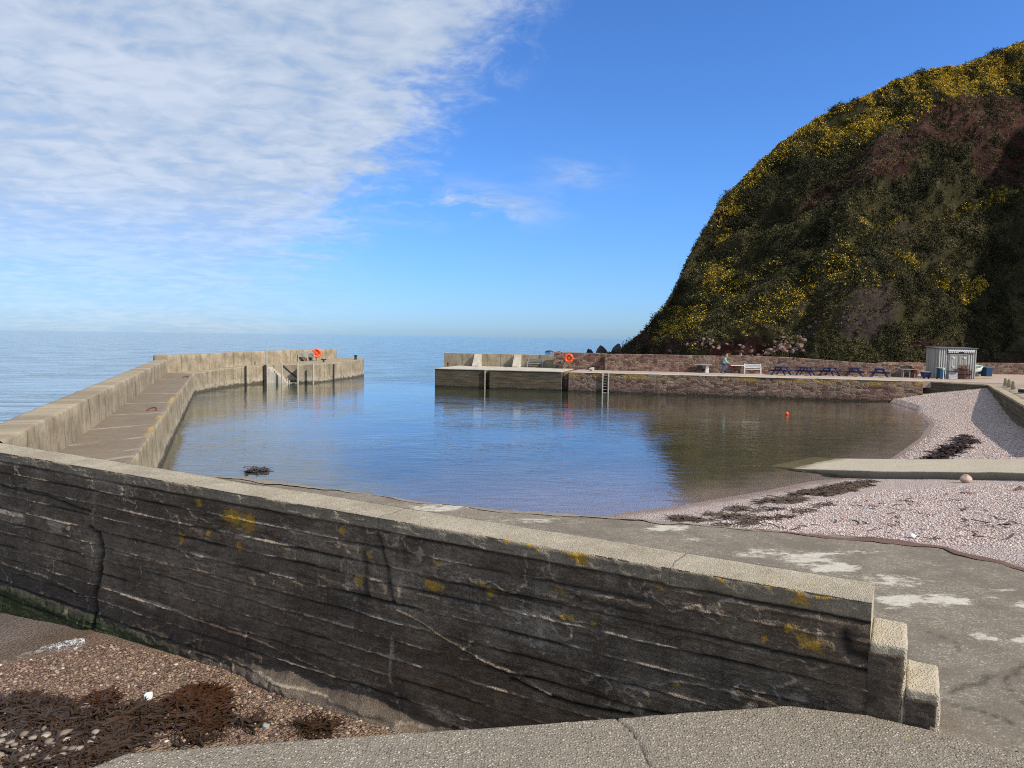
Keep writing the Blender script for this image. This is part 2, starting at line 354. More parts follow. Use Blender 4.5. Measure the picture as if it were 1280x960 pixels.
def mat_boarded():
    m, nt, out = newmat('dark_boarded_concrete'); p = wpos(nt); uv = uvn(nt); z = sepz(nt, p).outputs[2]
    c = ramp(nt, noise(nt, vmul(nt, uv, (0.5, 2.5, 1)), 1.0, 7, 0.7), [(0.3, (0.055, 0.042, 0.027)), (0.55, (0.125, 0.097, 0.062)), (0.75, (0.23, 0.175, 0.11))])
    l = nmath(nt, 'ABSOLUTE', nmath(nt, 'SUBTRACT', nmath(nt, 'FRACT', nmath(nt, 'MULTIPLY', nmath(nt, 'ADD', z, nmath(nt, 'MULTIPLY', noise(nt, uv, 0.7, 3), 0.10)), 4.2)), 0.5))
    g = maprange(nt, l, 0.0, 0.10, 1, 0)
    c = mixc(nt, nmath(nt, 'MULTIPLY', g, 0.55), c, (0.035, 0.03, 0.025))
    zz = nmath(nt, 'ADD', z, nmath(nt, 'MULTIPLY', nmath(nt, 'SUBTRACT', noise(nt, uv, 1.2, 5, 0.7), 0.5), 0.6))
    c = mixc(nt, nmath(nt, 'MULTIPLY', maprange(nt, noise(nt, uv, 5, 5, 0.7), 0.60, 0.68), 0.6), c, (0.42, 0.37, 0.28))
    c = mixc(nt, maprange(nt, zz, 0.30, 0.1, 0, 0.9), c, (0.03, 0.028, 0.02))
    finish(nt, out, c, 0.88, bump(nt, nmath(nt, 'ADD', noise(nt, uv, 8, 6, 0.7), nmath(nt, 'MULTIPLY', g, -0.7)), 0.8, 0.05), 0.25); return m

def mat_ground():
    m, nt, out = newmat('shingle'); p = wpos(nt); z = sepz(nt, p).outputs[2]
    def peb(sc):
        v = vor(nt, p, sc); k = N(nt, 'ShaderNodeSeparateColor', {0: v.outputs['Color']}).outputs[0]
        c = ramp(nt, k, [(0, (0.30, 0.20, 0.17)), (0.2, (0.46, 0.34, 0.295)), (0.45, (0.59, 0.46, 0.405)), (0.7, (0.66, 0.55, 0.49)), (0.9, (0.72, 0.62, 0.56)), (1, (0.84, 0.77, 0.70))])
        return mixc(nt, maprange(nt, v.outputs['Distance'], 0.50, 0.80, 0, 0.6), c, (0.16, 0.11, 0.095)), v.outputs['Distance']
    c1, d1 = peb(22); c2, d2 = peb(36)
    sel = maprange(nt, noise(nt, p, 0.9, 4), 0.42, 0.58)
    c = mixc(nt, sel, c1, c2)
    c = mixc(nt, maprange(nt, noise(nt, p, 0.35, 5, 0.6), 0.35, 0.65, 0.05, 0.35), c, (0.54, 0.42, 0.37))
    zz = nmath(nt, 'ADD', z, nmath(nt, 'MULTIPLY', nmath(nt, 'SUBTRACT', noise(nt, p, 0.8, 4, 0.6), 0.5), 0.25))
    c = mixc(nt, attr(nt, 'damp'), c, mixc(nt, noise(nt, p, 4, 5, 0.7), (0.15, 0.10, 0.062), (0.33, 0.235, 0.155)))
    c = mixc(nt, maprange(nt, zz, 0.14, 0.02, 0, 0.6), c, (0.17, 0.105, 0.08))
    under = mixc(nt, maprange(nt, noise(nt, p, 0.28, 6, 0.65), 0.4, 0.62), (0.15, 0.12, 0.065), (0.060, 0.056, 0.024))
    under = mixc(nt, maprange(nt, z, -0.8, -0.1), under, mixc(nt, attr(nt, 'weedy'), mixc(nt, noise(nt, p, 0.6, 6, 0.65), (0.20, 0.15, 0.135), (0.38, 0.30, 0.285)), mixc(nt, noise(nt, p, 0.9, 6, 0.7), (0.045, 0.043, 0.016), (0.125, 0.10, 0.05))))
    c = mixc(nt, maprange(nt, zz, 0.0, -0.2, 0, 0.9), c, under)
    c = mixc(nt, attr(nt, 'paved'), c, mixc(nt, noise(nt, p, 1.2, 6, 0.7), (0.24, 0.19, 0.15), (0.38, 0.31, 0.25)))
    h = nmath(nt, 'MULTIPLY', nmath(nt, 'ADD', maprange(nt, d1, 0, 0.7, 1, 0), maprange(nt, d2, 0, 0.7, 0.5, 0)), nmath(nt, 'SUBTRACT', 1.0, attr(nt, 'paved')))
    finish(nt, out, c, 0.85, bump(nt, h, 0.9, 0.05), 0.25); return m

def mat_hill():
    m, nt, out = newmat('hillside_earth'); p = wpos(nt)
    rock = ramp(nt, noise(nt, vmul(nt, p, (1, 1, 2.2)), 0.35, 8, 0.68, 0.6), [(0.3, (0.018, 0.009, 0.008)), (0.5, (0.050, 0.023, 0.018)), (0.7, (0.115, 0.056, 0.042))])
    soil = ramp(nt, noise(nt, p, 0.5, 8, 0.7), [(0.3, (0.020, 0.019, 0.008)), (0.5, (0.050, 0.046, 0.020)), (0.72, (0.105, 0.088, 0.040))])
    scree = ramp(nt, noise(nt, p, 2.2, 6, 0.8), [(0.3, (0.025, 0.019, 0.017)), (0.7, (0.095, 0.073, 0.062))])
    c = mixc(nt, attr(nt, 'rock'), soil, rock); c = mixc(nt, attr(nt, 'scree'), c, scree)
    finish(nt, out, c, 0.95, bump(nt, noise(nt, p, 1.6, 8, 0.75), 1.0, 0.5), 0.1); return m

def mat_leaf(name, a, b, sc=0.5):
    m, nt, out = newmat(name); p = wpos(nt)
    c = mixc(nt, maprange(nt, noise(nt, p, sc, 5, 0.7), 0.3, 0.7), a, b)
    finish(nt, out, c, 0.75, None, 0.15); return m

def mat_water():
    m, nt, out = newmat('sea_water'); p = wpos(nt)
    dep = attr(nt, 'depth'); calm = attr(nt, 'calm')
    # ripples: long crests lying across the harbour mouth, plus cat's-paws
    q = N(nt, 'ShaderNodeMapping', {'Vector': p, 'Rotation': (0, 0, math.radians(14)), 'Scale': (0.55, 1.5, 1)}).outputs[0]
    w1 = noise(nt, q, 1.6, 3, 0.5, 0.7); w2 = noise(nt, q, 5.0, 2, 0.5, 0.5)
    q2 = N(nt, 'ShaderNodeMapping', {'Vector': p, 'Rotation': (0, 0, math.radians(-35)), 'Scale': (0.6, 1.2, 1)}).outputs[0]
    w3 = noise(nt, q2, 0.35, 3, 0.5, 0.3)
    amp = nmath(nt, 'ADD', 0.45, nmath(nt, 'MULTIPLY', maprange(nt, noise(nt, p, 0.12, 3), 0.4, 0.65), 0.8))
    h = nmath(nt, 'ADD', nmath(nt, 'MULTIPLY', nmath(nt, 'ADD', w1, nmath(nt, 'MULTIPLY', w2, 0.22)), amp), nmath(nt, 'MULTIPLY', w3, nmath(nt, 'SUBTRACT', 3.2, nmath(nt, 'MULTIPLY', calm, 2.6))))
    h = nmath(nt, 'MULTIPLY', h, nmath(nt, 'SUBTRACT', 4.5, nmath(nt, 'MULTIPLY', calm, 3.5)))
    nrm = bump(nt, h, 1.0, 0.022)
    fc = N(nt, 'ShaderNodeLayerWeight', {'Blend': 0.5, 'Normal': nrm}).outputs['Facing']      # Schlick, the same from below, so sunlight reaches the bed
    fr = nmath(nt, 'ADD', 0.03, nmath(nt, 'MULTIPLY', nmath(nt, 'POWER', fc, 4.6), 0.97))
    T = nmath(nt, 'POWER', 2.718, nmath(nt, 'MULTIPLY', dep, -0.35))
    tr = N(nt, 'ShaderNodeBsdfTransparent', {'Color': mixc(nt, maprange(nt, dep, 0, 1.6), (0.97, 0.98, 0.96), (0.74, 0.78, 0.66))}).outputs[0]
    df = N(nt, 'ShaderNodeBsdfDiffuse', {'Color': mixc(nt, calm, (0.02, 0.07, 0.12), (0.075, 0.085, 0.045)), 'Normal': nrm}).outputs[0]
    body = N(nt, 'ShaderNodeMixShader', {0: T, 1: df, 2: tr}).outputs[0]
    gl = N(nt, 'ShaderNodeBsdfGlossy', {'Color': (1, 1, 1, 1), 'Roughness': 0.03, 'Normal': nrm}).outputs[0]
    s = N(nt, 'ShaderNodeMixShader', {0: fr, 1: body, 2: gl}).outputs[0]
    fo = nmath(nt, 'MULTIPLY', attr(nt, 'foam'), maprange(nt, noise(nt, p, 9, 5, 0.75), 0.42, 0.58))
    wh = N(nt, 'ShaderNodeBsdfDiffuse', {'Color': (0.8, 0.82, 0.82, 1)}).outputs[0]
    s = N(nt, 'ShaderNodeMixShader', {0: fo, 1: s, 2: wh}).outputs[0]
    nt.links.new(s, out.inputs['Surface']); return m

def mat_planks(name, a, b, board=0.16):
    m, nt, out = newmat(name); p = opos(nt); s = sepz(nt, p)
    u = nmath(nt, 'MULTIPLY', nmath(nt, 'ADD', s.outputs[0], s.outputs[1]), 1/board)
    k = nmath(nt, 'FLOOR', u); r = N(nt, 'ShaderNodeTexWhiteNoise', {'W': k}, noise_dimensions='1D').outputs[0]
    c = mixc(nt, r, a, b); c = mixc(nt, maprange(nt, noise(nt, vmul(nt, p, (9, 9, 0.8)), 1.5, 5, 0.7), 0.4, 0.7, 0, 0.5), c, tuple(x*0.5 for x in a))
    g = maprange(nt, nmath(nt, 'ABSOLUTE', nmath(nt, 'SUBTRACT', nmath(nt, 'FRACT', u), 0.5)), 0.42, 0.48)
    c = mixc(nt, nmath(nt, 'MULTIPLY', g, 0.8), c, (0.03, 0.03, 0.03))
    finish(nt, out, c, 0.8, bump(nt, nmath(nt, 'MULTIPLY', g, -1.0), 1.0, 0.03), 0.2); return m

def mat_slip():
    m, nt, out = newmat('slipway_concrete'); p = wpos(nt); z = sepz(nt, p).outputs[2]
    c = mixc(nt, noise(nt, p, 1.1, 7, 0.7), (0.40, 0.335, 0.24), (0.62, 0.54, 0.41)); c = mixc(nt, maprange(nt, noise(nt, p, 22, 5, 0.7), 0.4, 0.65, 0, 0.5), c, (0.22, 0.18, 0.13))
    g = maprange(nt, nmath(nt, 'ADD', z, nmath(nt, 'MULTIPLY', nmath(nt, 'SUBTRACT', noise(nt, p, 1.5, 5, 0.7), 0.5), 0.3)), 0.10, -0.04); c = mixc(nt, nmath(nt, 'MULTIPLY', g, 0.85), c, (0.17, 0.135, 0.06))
    c = mixc(nt, nmath(nt, 'MULTIPLY', attr(nt, 'side'), 0.9), c, mixc(nt, noise(nt, p, 4, 5), (0.010, 0.009, 0.007), (0.038, 0.032, 0.023)))  # shade of the side faces painted in as near-black colour
    finish(nt, out, c, 0.9, bump(nt, noise(nt, p, 18, 6, 0.75), 0.9, 0.02), 0.2); return m
def mat_kerb():
    m, nt, out = newmat('broken_apron_edge'); p = wpos(nt)
    red = mixc(nt, noise(nt, p, 4, 6, 0.7), (0.10, 0.055, 0.043), (0.235, 0.145, 0.115)); con = mixc(nt, noise(nt, p, 6, 6, 0.7), (0.19, 0.155, 0.12), (0.36, 0.31, 0.24))
    c = mixc(nt, maprange(nt, nmath(nt, 'ADD', attr(nt, 'red'), nmath(nt, 'MULTIPLY', nmath(nt, 'SUBTRACT', noise(nt, p, 1.7, 5, 0.7), 0.5), 1.6)), 0.40, 0.60), con, red)
    finish(nt, out, c, 0.9, bump(nt, noise(nt, p, 14, 6, 0.75), 1.0, 0.04), 0.2); return m
M = dict(
    slab=mat_slab(), apron=mat_apron(), wall=mat_near_wall(),
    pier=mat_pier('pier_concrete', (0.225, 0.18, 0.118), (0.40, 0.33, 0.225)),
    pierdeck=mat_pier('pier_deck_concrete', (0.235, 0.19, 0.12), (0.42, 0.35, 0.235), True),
    tan=mat_pier('tan_concrete', (0.27, 0.215, 0.14), (0.43, 0.355, 0.24)),
    pale=simple('pale_concrete', (0.50, 0.45, 0.36), 0.9, 0.5, 1.5, bmp=0.4, bd=0.02),
    boarded=mat_boarded(), stone=mat_stone('red_sandstone'), stone2=mat_stone('grey_red_rubble', 0.8, False, (1.0, 0.95, 0.95)),
    stoneshade=mat_stone('shade_tinted_rubble', 0.9, False, (0.8, 0.8, 0.8)),  # rubble copy with the yard wall's shade put into its tint
    ground=mat_ground(), hill=mat_hill(), water=mat_water(),
    gorse=mat_leaf('gorse_green', (0.040, 0.042, 0.013), (0.120, 0.112, 0.036)), flower=mat_leaf('gorse_yellow', (0.50, 0.33, 0.025), (0.74, 0.53, 0.06), 2.0),
    grass=mat_leaf('hill_grass', (0.048, 0.044, 0.017), (0.175, 0.145, 0.060), 0.25), scrub=mat_leaf('dark_scrub', (0.014, 0.015, 0.007), (0.060, 0.058, 0.026)),
    rock=simple('red_rock', (0.30, 0.20, 0.17), 0.9, 0.7, 1.2, bmp=0.6, bd=0.1), palerock=simple('pale_rock', (0.23, 0.145, 0.118), 0.9, 0.5, 1.4, bmp=0.6, bd=0.08),
    darkrock=simple('dark_rock', (0.055, 0.042, 0.040), 0.85, 0.6, 0.8, bmp=0.6, bd=0.2),
    white=simple('white_paint', (0.78, 0.77, 0.73), 0.6, 0.2, 5), orange=simple('orange_plastic', (0.85, 0.10, 0.012), 0.4, 0.1, 6, dirt=0.05),
    blue=simple('dark_blue_paint', (0.008, 0.022, 0.095), 0.5, 0.3, 4, dirt=0.1), dark=simple('black_iron', (0.02, 0.02, 0.02), 0.6, 0.2),
    grey=simple('weathered_grey', (0.32, 0.31, 0.28), 0.8, 0.4, 5), steel=simple('galvanised_rail', (0.42, 0.40, 0.34), 0.5, 0.3, 6),
    rust=simple('rusty_red', (0.17, 0.055, 0.035), 0.8, 0.5, 7), teal=simple('teal_paint', (0.05, 0.22, 0.27), 0.6, 0.3, 5), bluebin=simple('blue_plastic', (0.008, 0.055, 0.12), 0.5, 0.2, 5),
    planks=mat_planks('shed_boards', (0.29, 0.275, 0.25), (0.50, 0.47, 0.42)), felt=simple('roof_felt', (0.10, 0.115, 0.125), 0.8, 0.4, 3),
    timber=simple('bleached_timber', (0.50, 0.37, 0.24), 0.85, 0.4, 5), weed=simple('wet_seaweed', (0.045, 0.024, 0.012), 0.35, 0.5, 4, bmp=0.3), weedbrown=simple('brown_seaweed', (0.055, 0.022, 0.009), 0.35, 0.6, 4, bmp=0.3),
    skin=simple('skin', (0.52, 0.30, 0.22), 0.6, 0.1, 20, dirt=0.0), jacket=simple('mint_cloth', (0.20, 0.52, 0.47), 0.9, 0.3, 8, dirt=0.0), jeans=simple('blue_denim', (0.045, 0.10, 0.22), 0.9, 0.3, 8, dirt=0.05), hair=simple('grey_hair', (0.42, 0.38, 0.33), 0.8, 0.3, 20, dirt=0.0),
    mint=simple('mint_paint', (0.62, 0.72, 0.62), 0.6, 0.3, 4), kerb=mat_kerb(),
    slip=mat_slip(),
)
# ================================================================== near sea wall frame
ZT = 2.73
_a = P(1090, 753, ZT); _b = P(0, 565, ZT)
WU = (_b-_a)/np.linalg.norm(_b-_a); W0 = _a
WN = np.array([WU[1], -WU[0], 0.0]); WN = WN if WN[1] < 0 else -WN      # out of the wall, towards the camera
def wall_tz(x, y):
    d = ray(x, y); k = ((W0-_O)@WN)/(d@WN); p = _O+k*d
    return (p-W0)@WU, p[2]
def wpt(t, s, z): return W0+WU*t+WN*s+np.array([0, 0, z-ZT])
def ts(x, y):
    return (x-W0[0])*WU[0]+(y-W0[1])*WU[1], (x-W0[0])*WN[0]+(y-W0[1])*WN[1]
TH = 0.62

# ================================================================== terrain
WL = [(-9, 13.8), (-2, 15.6)]+[tuple(P(x, y, 0)[:2]) for x, y in ((778, 641), (850, 632), (960, 613), (1030, 598), (1115, 573), (1150, 548), (1163, 530), (1145, 512), (1112, 502.5))]+[(33.5, 66), (34, 95)]
QC = P(1160, 476.5, 1.75)[:2]; RC = P(1245, 481.5, 1.75)[:2]; RD = P(1281, 500.5, 1.75)[:2]
RL = [(16, -40), (16, 5), (17, 15), (19.5, 22), (23.3, 29.8), tuple(RD), tuple(RC), tuple(QC)]      # edge of the harbour road
APF = [P(x, y, 1.6)[:2] for x, y in ((308, 598), (400, 610.3), (480, 621), (540, 630.5), (633, 638.8), (720, 645.5), (760, 648.5), (800, 650), (900, 660), (1000, 667), (1090, 673), (1180, 687), (1280, 709))]
APRON = [tuple(wpt(15.6, -TH+0.05, 0)[:2]), tuple(wpt(0.02, -TH+0.05, 0)[:2]), tuple(wpt(0.02, 0.0, 0)[:2]), tuple(wpt(-5, 0.0, 0)[:2]), (7.2, -6), (15.5, -6), (15.2, 2), (12.6, 6.2), (9.6, 9.0)]+[tuple(p) for p in APF[::-1]]+[(-9.6, 17.0)]
SLN = [P(*q)[:2] for q in ((1010, 586, 0.05), (1100, 590, 0.42), (1180, 591, 0.68), (1255, 591.5, 0.92))]
def ground_z(x, y):
    d = segdist(x, y, WL, True)
    sl = 0.135+0.11*sstep(40, 52, y)
    h = np.where(d > 0, np.minimum(sl*d, 1.52+0.02*d), np.maximum(-0.06*np.abs(d), -1.8))
    h = h+np.where(d > 0.3, 1, 0)*np.clip((d-0.3)/3, 0, 1)*0.05*fbm(x*0.5, y*0.5, 3.3)
    for f in np.linspace(0, 1, 9):                      # shingle heaped against the far retaining wall
        for (a, b, ha, hb) in ((QC, RC, 0.85, 1.70), (RC, RD, 1.70, 0.72)): c_ = a+(b-a)*f; h = np.where(d > 0, np.maximum(h, ha+(hb-ha)*f-0.20*np.hypot(x-c_[0], y-c_[1])-0.05), h)
    sd = segdist(x, y, SLN); h = np.where(d > -0.5, h-0.07*np.exp(-(sd/1.0)**2), h)    # scour along the slipway's side
    t, s = ts(x, y)
    h = np.where(inpoly(x, y, APRON) & (s < -0.3), np.minimum(h, 1.1), h)
    out = s > -0.3                                                                                    # the little beach this side of the wall
    ho = np.where(t < 11.4, 0.032*(11.4-t), 0.10*(11.4-t))+0.06*np.clip(s, 0, 4)*sstep(11.6, 8, t)
    ho = np.maximum(ho, -3)+0.03*fbm(x*0.9, y*0.9, 8.1)
    h = np.where(out & (t > -8), ho, h)
    h = np.where((t < -0.9) & (s > -0.35), 1.2, h)
    sea = ((y > 13) & (x < -10.4-(y-14)*0.409)) | (y > 68.5-0.24*(x+7))                               # open water outside the harbour
    h = np.where(sea & (s < -0.3), -4.0, h)
    land = inpoly(x, y, [(16, -40)]+RL[1:]+[(QC[0], 69), (600, 69), (600, -40)])
    h = np.where(land, 1.70, h)
    land2 = (y >= 60) & (x > 34.5) & (y < 100)
    h = np.where(land2, 1.70, h)
    h = np.where((y < -1) & (x > -14), np.maximum(h, 0.9), h)
    return h, d, (land | land2)
def axis(a, b, st, far): return np.concatenate([-np.array(far[::-1], float)+a, np.arange(a, b, st), b+np.array(far, float)])
far = (2, 6, 15, 40, 100, 300, 900, 2500, 8000)
gx = axis(-14, 52, 0.22, far); gy = axis(-2, 72, 0.22, far)
X, Y = np.meshgrid(gx, gy); Z, D, LAND = ground_z(X, Y)
Z = np.where((np.abs(X) > 1500) | (np.abs(Y) > 1500), -4.0, Z)
t_, s_ = ts(X, Y)
damp = np.where(s_ > -0.3, 1.0, 0)*sstep(0.55, 0.25, Z+0.05*fbm(X, Y))
g = grid_mesh('ground', np.stack([X, Y, Z], -1), M['ground'], attrs=dict(damp=damp, weedy=np.maximum(sstep(3, 8, X)*sstep(19, 24, Y), sstep(27, 40, Y)), paved=LAND.astype(float)), smooth=True); tag(g, kind='structure')

# water: one sheet to the horizon
wx = axis(-14, 52, 0.4, far); wy = axis(4, 72, 0.4, far)
X, Y = np.meshgrid(wx, wy); Zg, D, L = ground_z(X, Y)
t_, s_ = ts(X, Y)
harb = sstep(-0.5, 0.5, X+10.4+(Y-14)*0.409)*sstep(76, 66, Y+0.24*X)
shore = np.abs(t_-11.55+0.25*np.sin(s_*2.1))
foam = np.where((s_ > -0.3) & (s_ < 5), np.exp(-(shore/0.16)**2), 0)
Zw = 0.004*fbm(X*0.8, Y*0.8)*0
w = grid_mesh('water', np.stack([X, Y, np.zeros_like(X)], -1), M['water'], attrs=dict(depth=np.maximum(-Zg, 0), calm=harb, foam=foam*0), smooth=True); tag(w, kind='structure')

# breaking wavelet on the little beach: a low ridge of foam with its own volume
def wavelet():
    pts = np.array([P(-40, 838, 0.03), P(0, 829, 0.03), P(30, 820, 0.03), P(55, 812, 0.04), P(80, 806, 0.05), P(106, 803, 0.05)])
    q = polyres(pts, 90); V = []; nx = 14
    for i, p in enumerate(q):
        k = i/89; wd = 0.04+0.17*sstep(0.60, 0.85, k)*sstep(1.0, 0.92, k)+0.05*vnoise(np.array([i*0.31]), np.array([2.0]))[0]
        dr = np.array([0.55, -0.83, 0])
        for j in range(nx):
            v = j/(nx-1)*2-1; b = max(0, 1-v*v)
            n = float(fbm(np.array([i*0.35]), np.array([j*0.5]), 1.0, 3)[0])
            V.append(p+dr*v*wd+np.array([0, 0, -0.03+(0.05+0.05*k)*b*(0.8+0.9*n)]))
    return np.array(V).reshape(90, nx, 3)
MFOAM, nt_, out_ = newmat('sea_foam'); pp = wpos(nt_)
fk = attr(nt_, 'amount'); fa = maprange(nt_, noise(nt_, vmul(nt_, pp, (1, 1, 3)), 13, 8, 0.85), 0.47, 0.60, 0, 0.85)
pb = N(nt_, 'ShaderNodeBsdfPrincipled', {'Base Color': (0.78, 0.80, 0.80), 'Roughness': 0.7, 'Alpha': nmath(nt_, 'MULTIPLY', fa, fk)}); nt_.links.new(pb.outputs[0], out_.inputs[0])
wq = wavelet(); o = grid_mesh('wave_foam', wq, MFOAM, attrs=dict(amount=(0.12+0.88*sstep(0.45, 0.8, np.linspace(0, 1, 90)))[:, None]*(1-np.linspace(-1, 1, 14)[None]**4))); tag(o, 'small white breaking wavelet running up to the foot of the dark wall', 'foam', kind='stuff')

# ================================================================== near sea wall
def build_near_wall():
    T1 = 16.4; dt = 0.022
    tt = np.arange(0, T1+dt, dt); zf = np.concatenate([np.arange(-0.7, ZT-0.03, 0.0125), [ZT-0.028, ZT-0.012, ZT-0.003]])
    nz = len(zf)
    top = np.concatenate([[0.006, 0.018], np.arange(0.04, TH-0.03, 0.025), [TH-0.012, TH-0.002]]); nt_ = len(top)
    bz = np.array([ZT-0.012, ZT-0.04, ZT-0.15, 2.3, 2.0, 1.8, 1.5, 0.5, -1.0]); nb = len(bz)
    Tm, Zm = np.meshgrid(tt, zf)
    disp = np.zeros_like(Tm); pale = np.zeros_like(Tm); crack = np.zeros_like(Tm)
    seams = [2.565, 2.36, 2.13, 1.93, 1.69, 1.45, 1.22, 0.98, 0.74, 0.50, 0.26, 0.02]
    edges = [3.0]+seams+[-1.0]
    for k in range(len(edges)-1):                               # each board left its own print
        seg = np.floor(Tm/(2.6+0.35*(k % 4))+0.37*k); off = (_h(seg.astype(np.int64), np.full(Tm.shape, k), np.full(Tm.shape, 5))-0.5)*0.034
        off = off+0.010*fbm(Tm*0.8, np.full(Tm.shape, k*3.1))
        m = (Zm <= edges[k]) & (Zm > edges[k+1]); disp += np.where(m, off, 0)
        if 0 < k:
            fr = Tm/(2.6+0.35*(k % 4))+0.37*k; fr = np.abs(fr-np.round(fr))*(2.6+0.35*(k % 4)); disp -= np.where(m, 0.012*np.exp(-(fr/0.012)**2), 0)
    for k, z0 in enumerate(seams):
        zz = Zm-z0-0.006*fbm(Tm*0.4, np.full(Tm.shape, k*7.7))-0.004*vnoise(Tm*4, np.full(Tm.shape, k*2.2))-0.003*vnoise(Tm*15, np.full(Tm.shape, k*2.9))
        a = fbm(Tm*0.9+k*13, np.full(Tm.shape, k*1.9), 0, 4)
        fin = np.clip(a*2.4+0.55, 0, 1); fin = fin*np.clip(0.7+0.7*vnoise(Tm*2.7, np.full(Tm.shape, k+0.5))+0.55*vnoise(Tm*17, np.full(Tm.shape, k+4.5)), 0, 1.4)
        gro = np.clip(-a*2.4+0.34, 0, 1)
        if k == 0: gro = gro*0.6+0.40; fin = fin*0.2
        disp += 0.025*fin*np.exp(-(zz/0.013)**2)-0.036*gro*np.exp(-((zz+0.018)/0.020)**2)
        pale += 0.85*fin*np.exp(-((zz-0.004)/0.010)**2)+0.22*np.clip(a*2, 0, 1)*np.exp(-((zz+0.05)/0.06)**2)
        crack += 0.95*gro*np.exp(-((zz+0.016)/0.016)**2)
    pale += 0.42*sstep(0.05, 0.5, fbm(Tm*0.55, Zm*2.4, 61, 6))+0.30*sstep(0.15, 0.5, fbm(Tm*5, Zm*0.7, 62, 5))*sstep(0.0, 0.3, fbm(Tm*0.4, Zm*0.4, 63))
    low = sstep(1.5, 0.3, Zm)
    disp += 0.0045*fbm(Tm*2.5, Zm*26, 6, 4)+0.004*fbm(Tm*22, Zm*26, 3, 2)+0.012*fbm(Tm*2.2, Zm*3.2, 1, 5)+(0.006+0.008*low)*fbm(Tm*9, Zm*11, 2, 4)+0.016*low*fbm(Tm*4, Zm*5, 4, 4)
    pit = fbm(Tm*1.6, Zm*6.5, 9, 6); disp -= 0.015*sstep(0.18, 0.30, pit); pale += 0.32*np.exp(-((pit-0.17)/0.035)**2)
    rid = 1-np.abs(fbm(Tm*1.3, Zm*1.6, 21, 5))*2; disp += 0.010*sstep(0.80, 0.98, rid); pale += 0.8*sstep(0.955, 0.99, rid)*sstep(-0.2, 0.2, fbm(Tm*0.6, Zm*0.6, 2))
    def line(px, wd, dep, pl=0.0, ck=1.0, wpl=None):
        nonlocal disp, pale, crack
        pts = [wall_tz(*p) for p in px]
        jt = 0.025*fbm(Tm*4, Zm*4, 33); d = segdist(Tm+jt, Zm+jt*0.7, pts)
        wv = wd*(0.6+0.8*np.abs(vnoise(Tm*3, Zm*3, 5)))
        disp += dep*np.exp(-(d/wv)**2); crack += ck*np.exp(-(d/(wv*0.8))**2); pn = 0.55+0.9*vnoise(Tm*2.6, Zm*2.6, 12)+0.5*vnoise(Tm*9, Zm*9, 13); pale += np.clip(pl*pn, 0, 1)*np.exp(-(d/(0.55*(wpl or wv*1.6)))**2)
    line([(118, 592), (117, 628), (113, 661)], 0.018, -0.03, 0.9, 0.3, 0.035)
    line([(113, 661), (121, 668), (127, 690), (122, 720), (118, 745), (121, 775), (119, 812)], 0.045, -0.14, 0.0, 1.3)
    line([(112, 668), (117, 690), (113, 720), (108, 745), (111, 775), (110, 800)], 0.03, 0.02, 0.75, 0.0, 0.06)
    line([(494, 660), (490, 700), (499, 730), (497, 760), (490, 800), (487, 850), (498, 880), (512, 908)], 0.022, 0.012, 0.55, 0.0, 0.07)
    line([(455, 690), (458, 745)], 0.05, -0.03, 0.0, 0.6); line([(470, 665), (480, 700), (492, 755)], 0.035, -0.03, 0.0, 0.7)
    line([(497, 762), (530, 778), (560, 800), (610, 828), (650, 845), (690, 868)], 0.02, 0.035, 0.75, 0.0, 0.05)
    line([(640, 850), (690, 872), (735, 884), (790, 893)], 0.025, -0.045, 0.2, 1.0)
    line([(0, 640), (30, 648), (70, 658), (112, 667)], 0.03, 0.01, 0.9, 0.0, 0.20)
    line([(5, 705), (60, 722), (112, 748)], 0.02, 0.03, 0.6, 0.0, 0.05); line([(0, 608), (60, 622), (112, 640)], 0.03, -0.04, 0.0, 0.9)
    False and line([(865, 745), (872, 775), (880, 795), (884, 845)], 0.012, -0.015, 0.4, 0.3)
    line([(690, 735), (735, 752), (800, 768)], 0.04, -0.02, 0.15, 0.5)
    line([(1055, 790), (1062, 815), (1095, 828), (1103, 855), (1100, 885), (1135, 893)], 0.06, -0.03, 0.0, 0.9)
    line([(250, 645), (330, 668), (420, 700)], 0.02, -0.02, 0.35, 0.3); line([(140, 690), (240, 712), (330, 742)], 0.02, 0.02, 0.55, 0, 0.04)
    line([(130, 735), (230, 768), (320, 800), (400, 835)], 0.02, 0.025, 0.55, 0, 0.05); line([(520, 720), (620, 742), (700, 760)], 0.016, -0.03, 0.1, 0.8)
    tb0, tb1 = wall_tz(505, 912)[0], wall_tz(318, 862)[0]
    nb_ = fbm(Tm*2, Zm*2, 15); bul = sstep(0.38, 0.16, Zm+0.09*nb_+0.05*(Tm-tb0)*0)*sstep(tb0-2.0, tb0-0.6, Tm)*sstep(tb1+0.5, tb1-0.6, Tm)
    disp += 0.24*bul; disp += 0.07*sstep(0.35, 0.1, Zm+0.1*nb_)*(1-bul)
    disp += bul*(0.022*fbm(Tm*13, Zm*13, 3)+0.05*fbm(Tm*3, Zm*3, 7))
    wet = sstep(1.05, 0.35, Zm+0.25*fbm(Tm*0.9, Zm*1.2, 40))*(1-bul); wet += 0.5*sstep(0.2, 0.5, fbm(Tm*0.7, Zm*0.9, 50))
    barn = bul*sstep(-0.02, 0.12, Zm)
    green = sstep(wall_tz(260, 800)[0], wall_tz(160, 800)[0], Tm)*sstep(0.34, 0.12, Zm+0.12*nb_)+0.4*sstep(0.14, 0.03, Zm)
    lipm = sstep(2.555, 2.58, Zm+0.008*fbm(Tm*3, Zm*3)); disp += 0.010*lipm
    lich = np.zeros_like(Tm); WT = 0.10*fbm(Tm*5, Zm*5, 70, 4); WZ = 0.09*fbm(Tm*5, Zm*5, 71, 4)
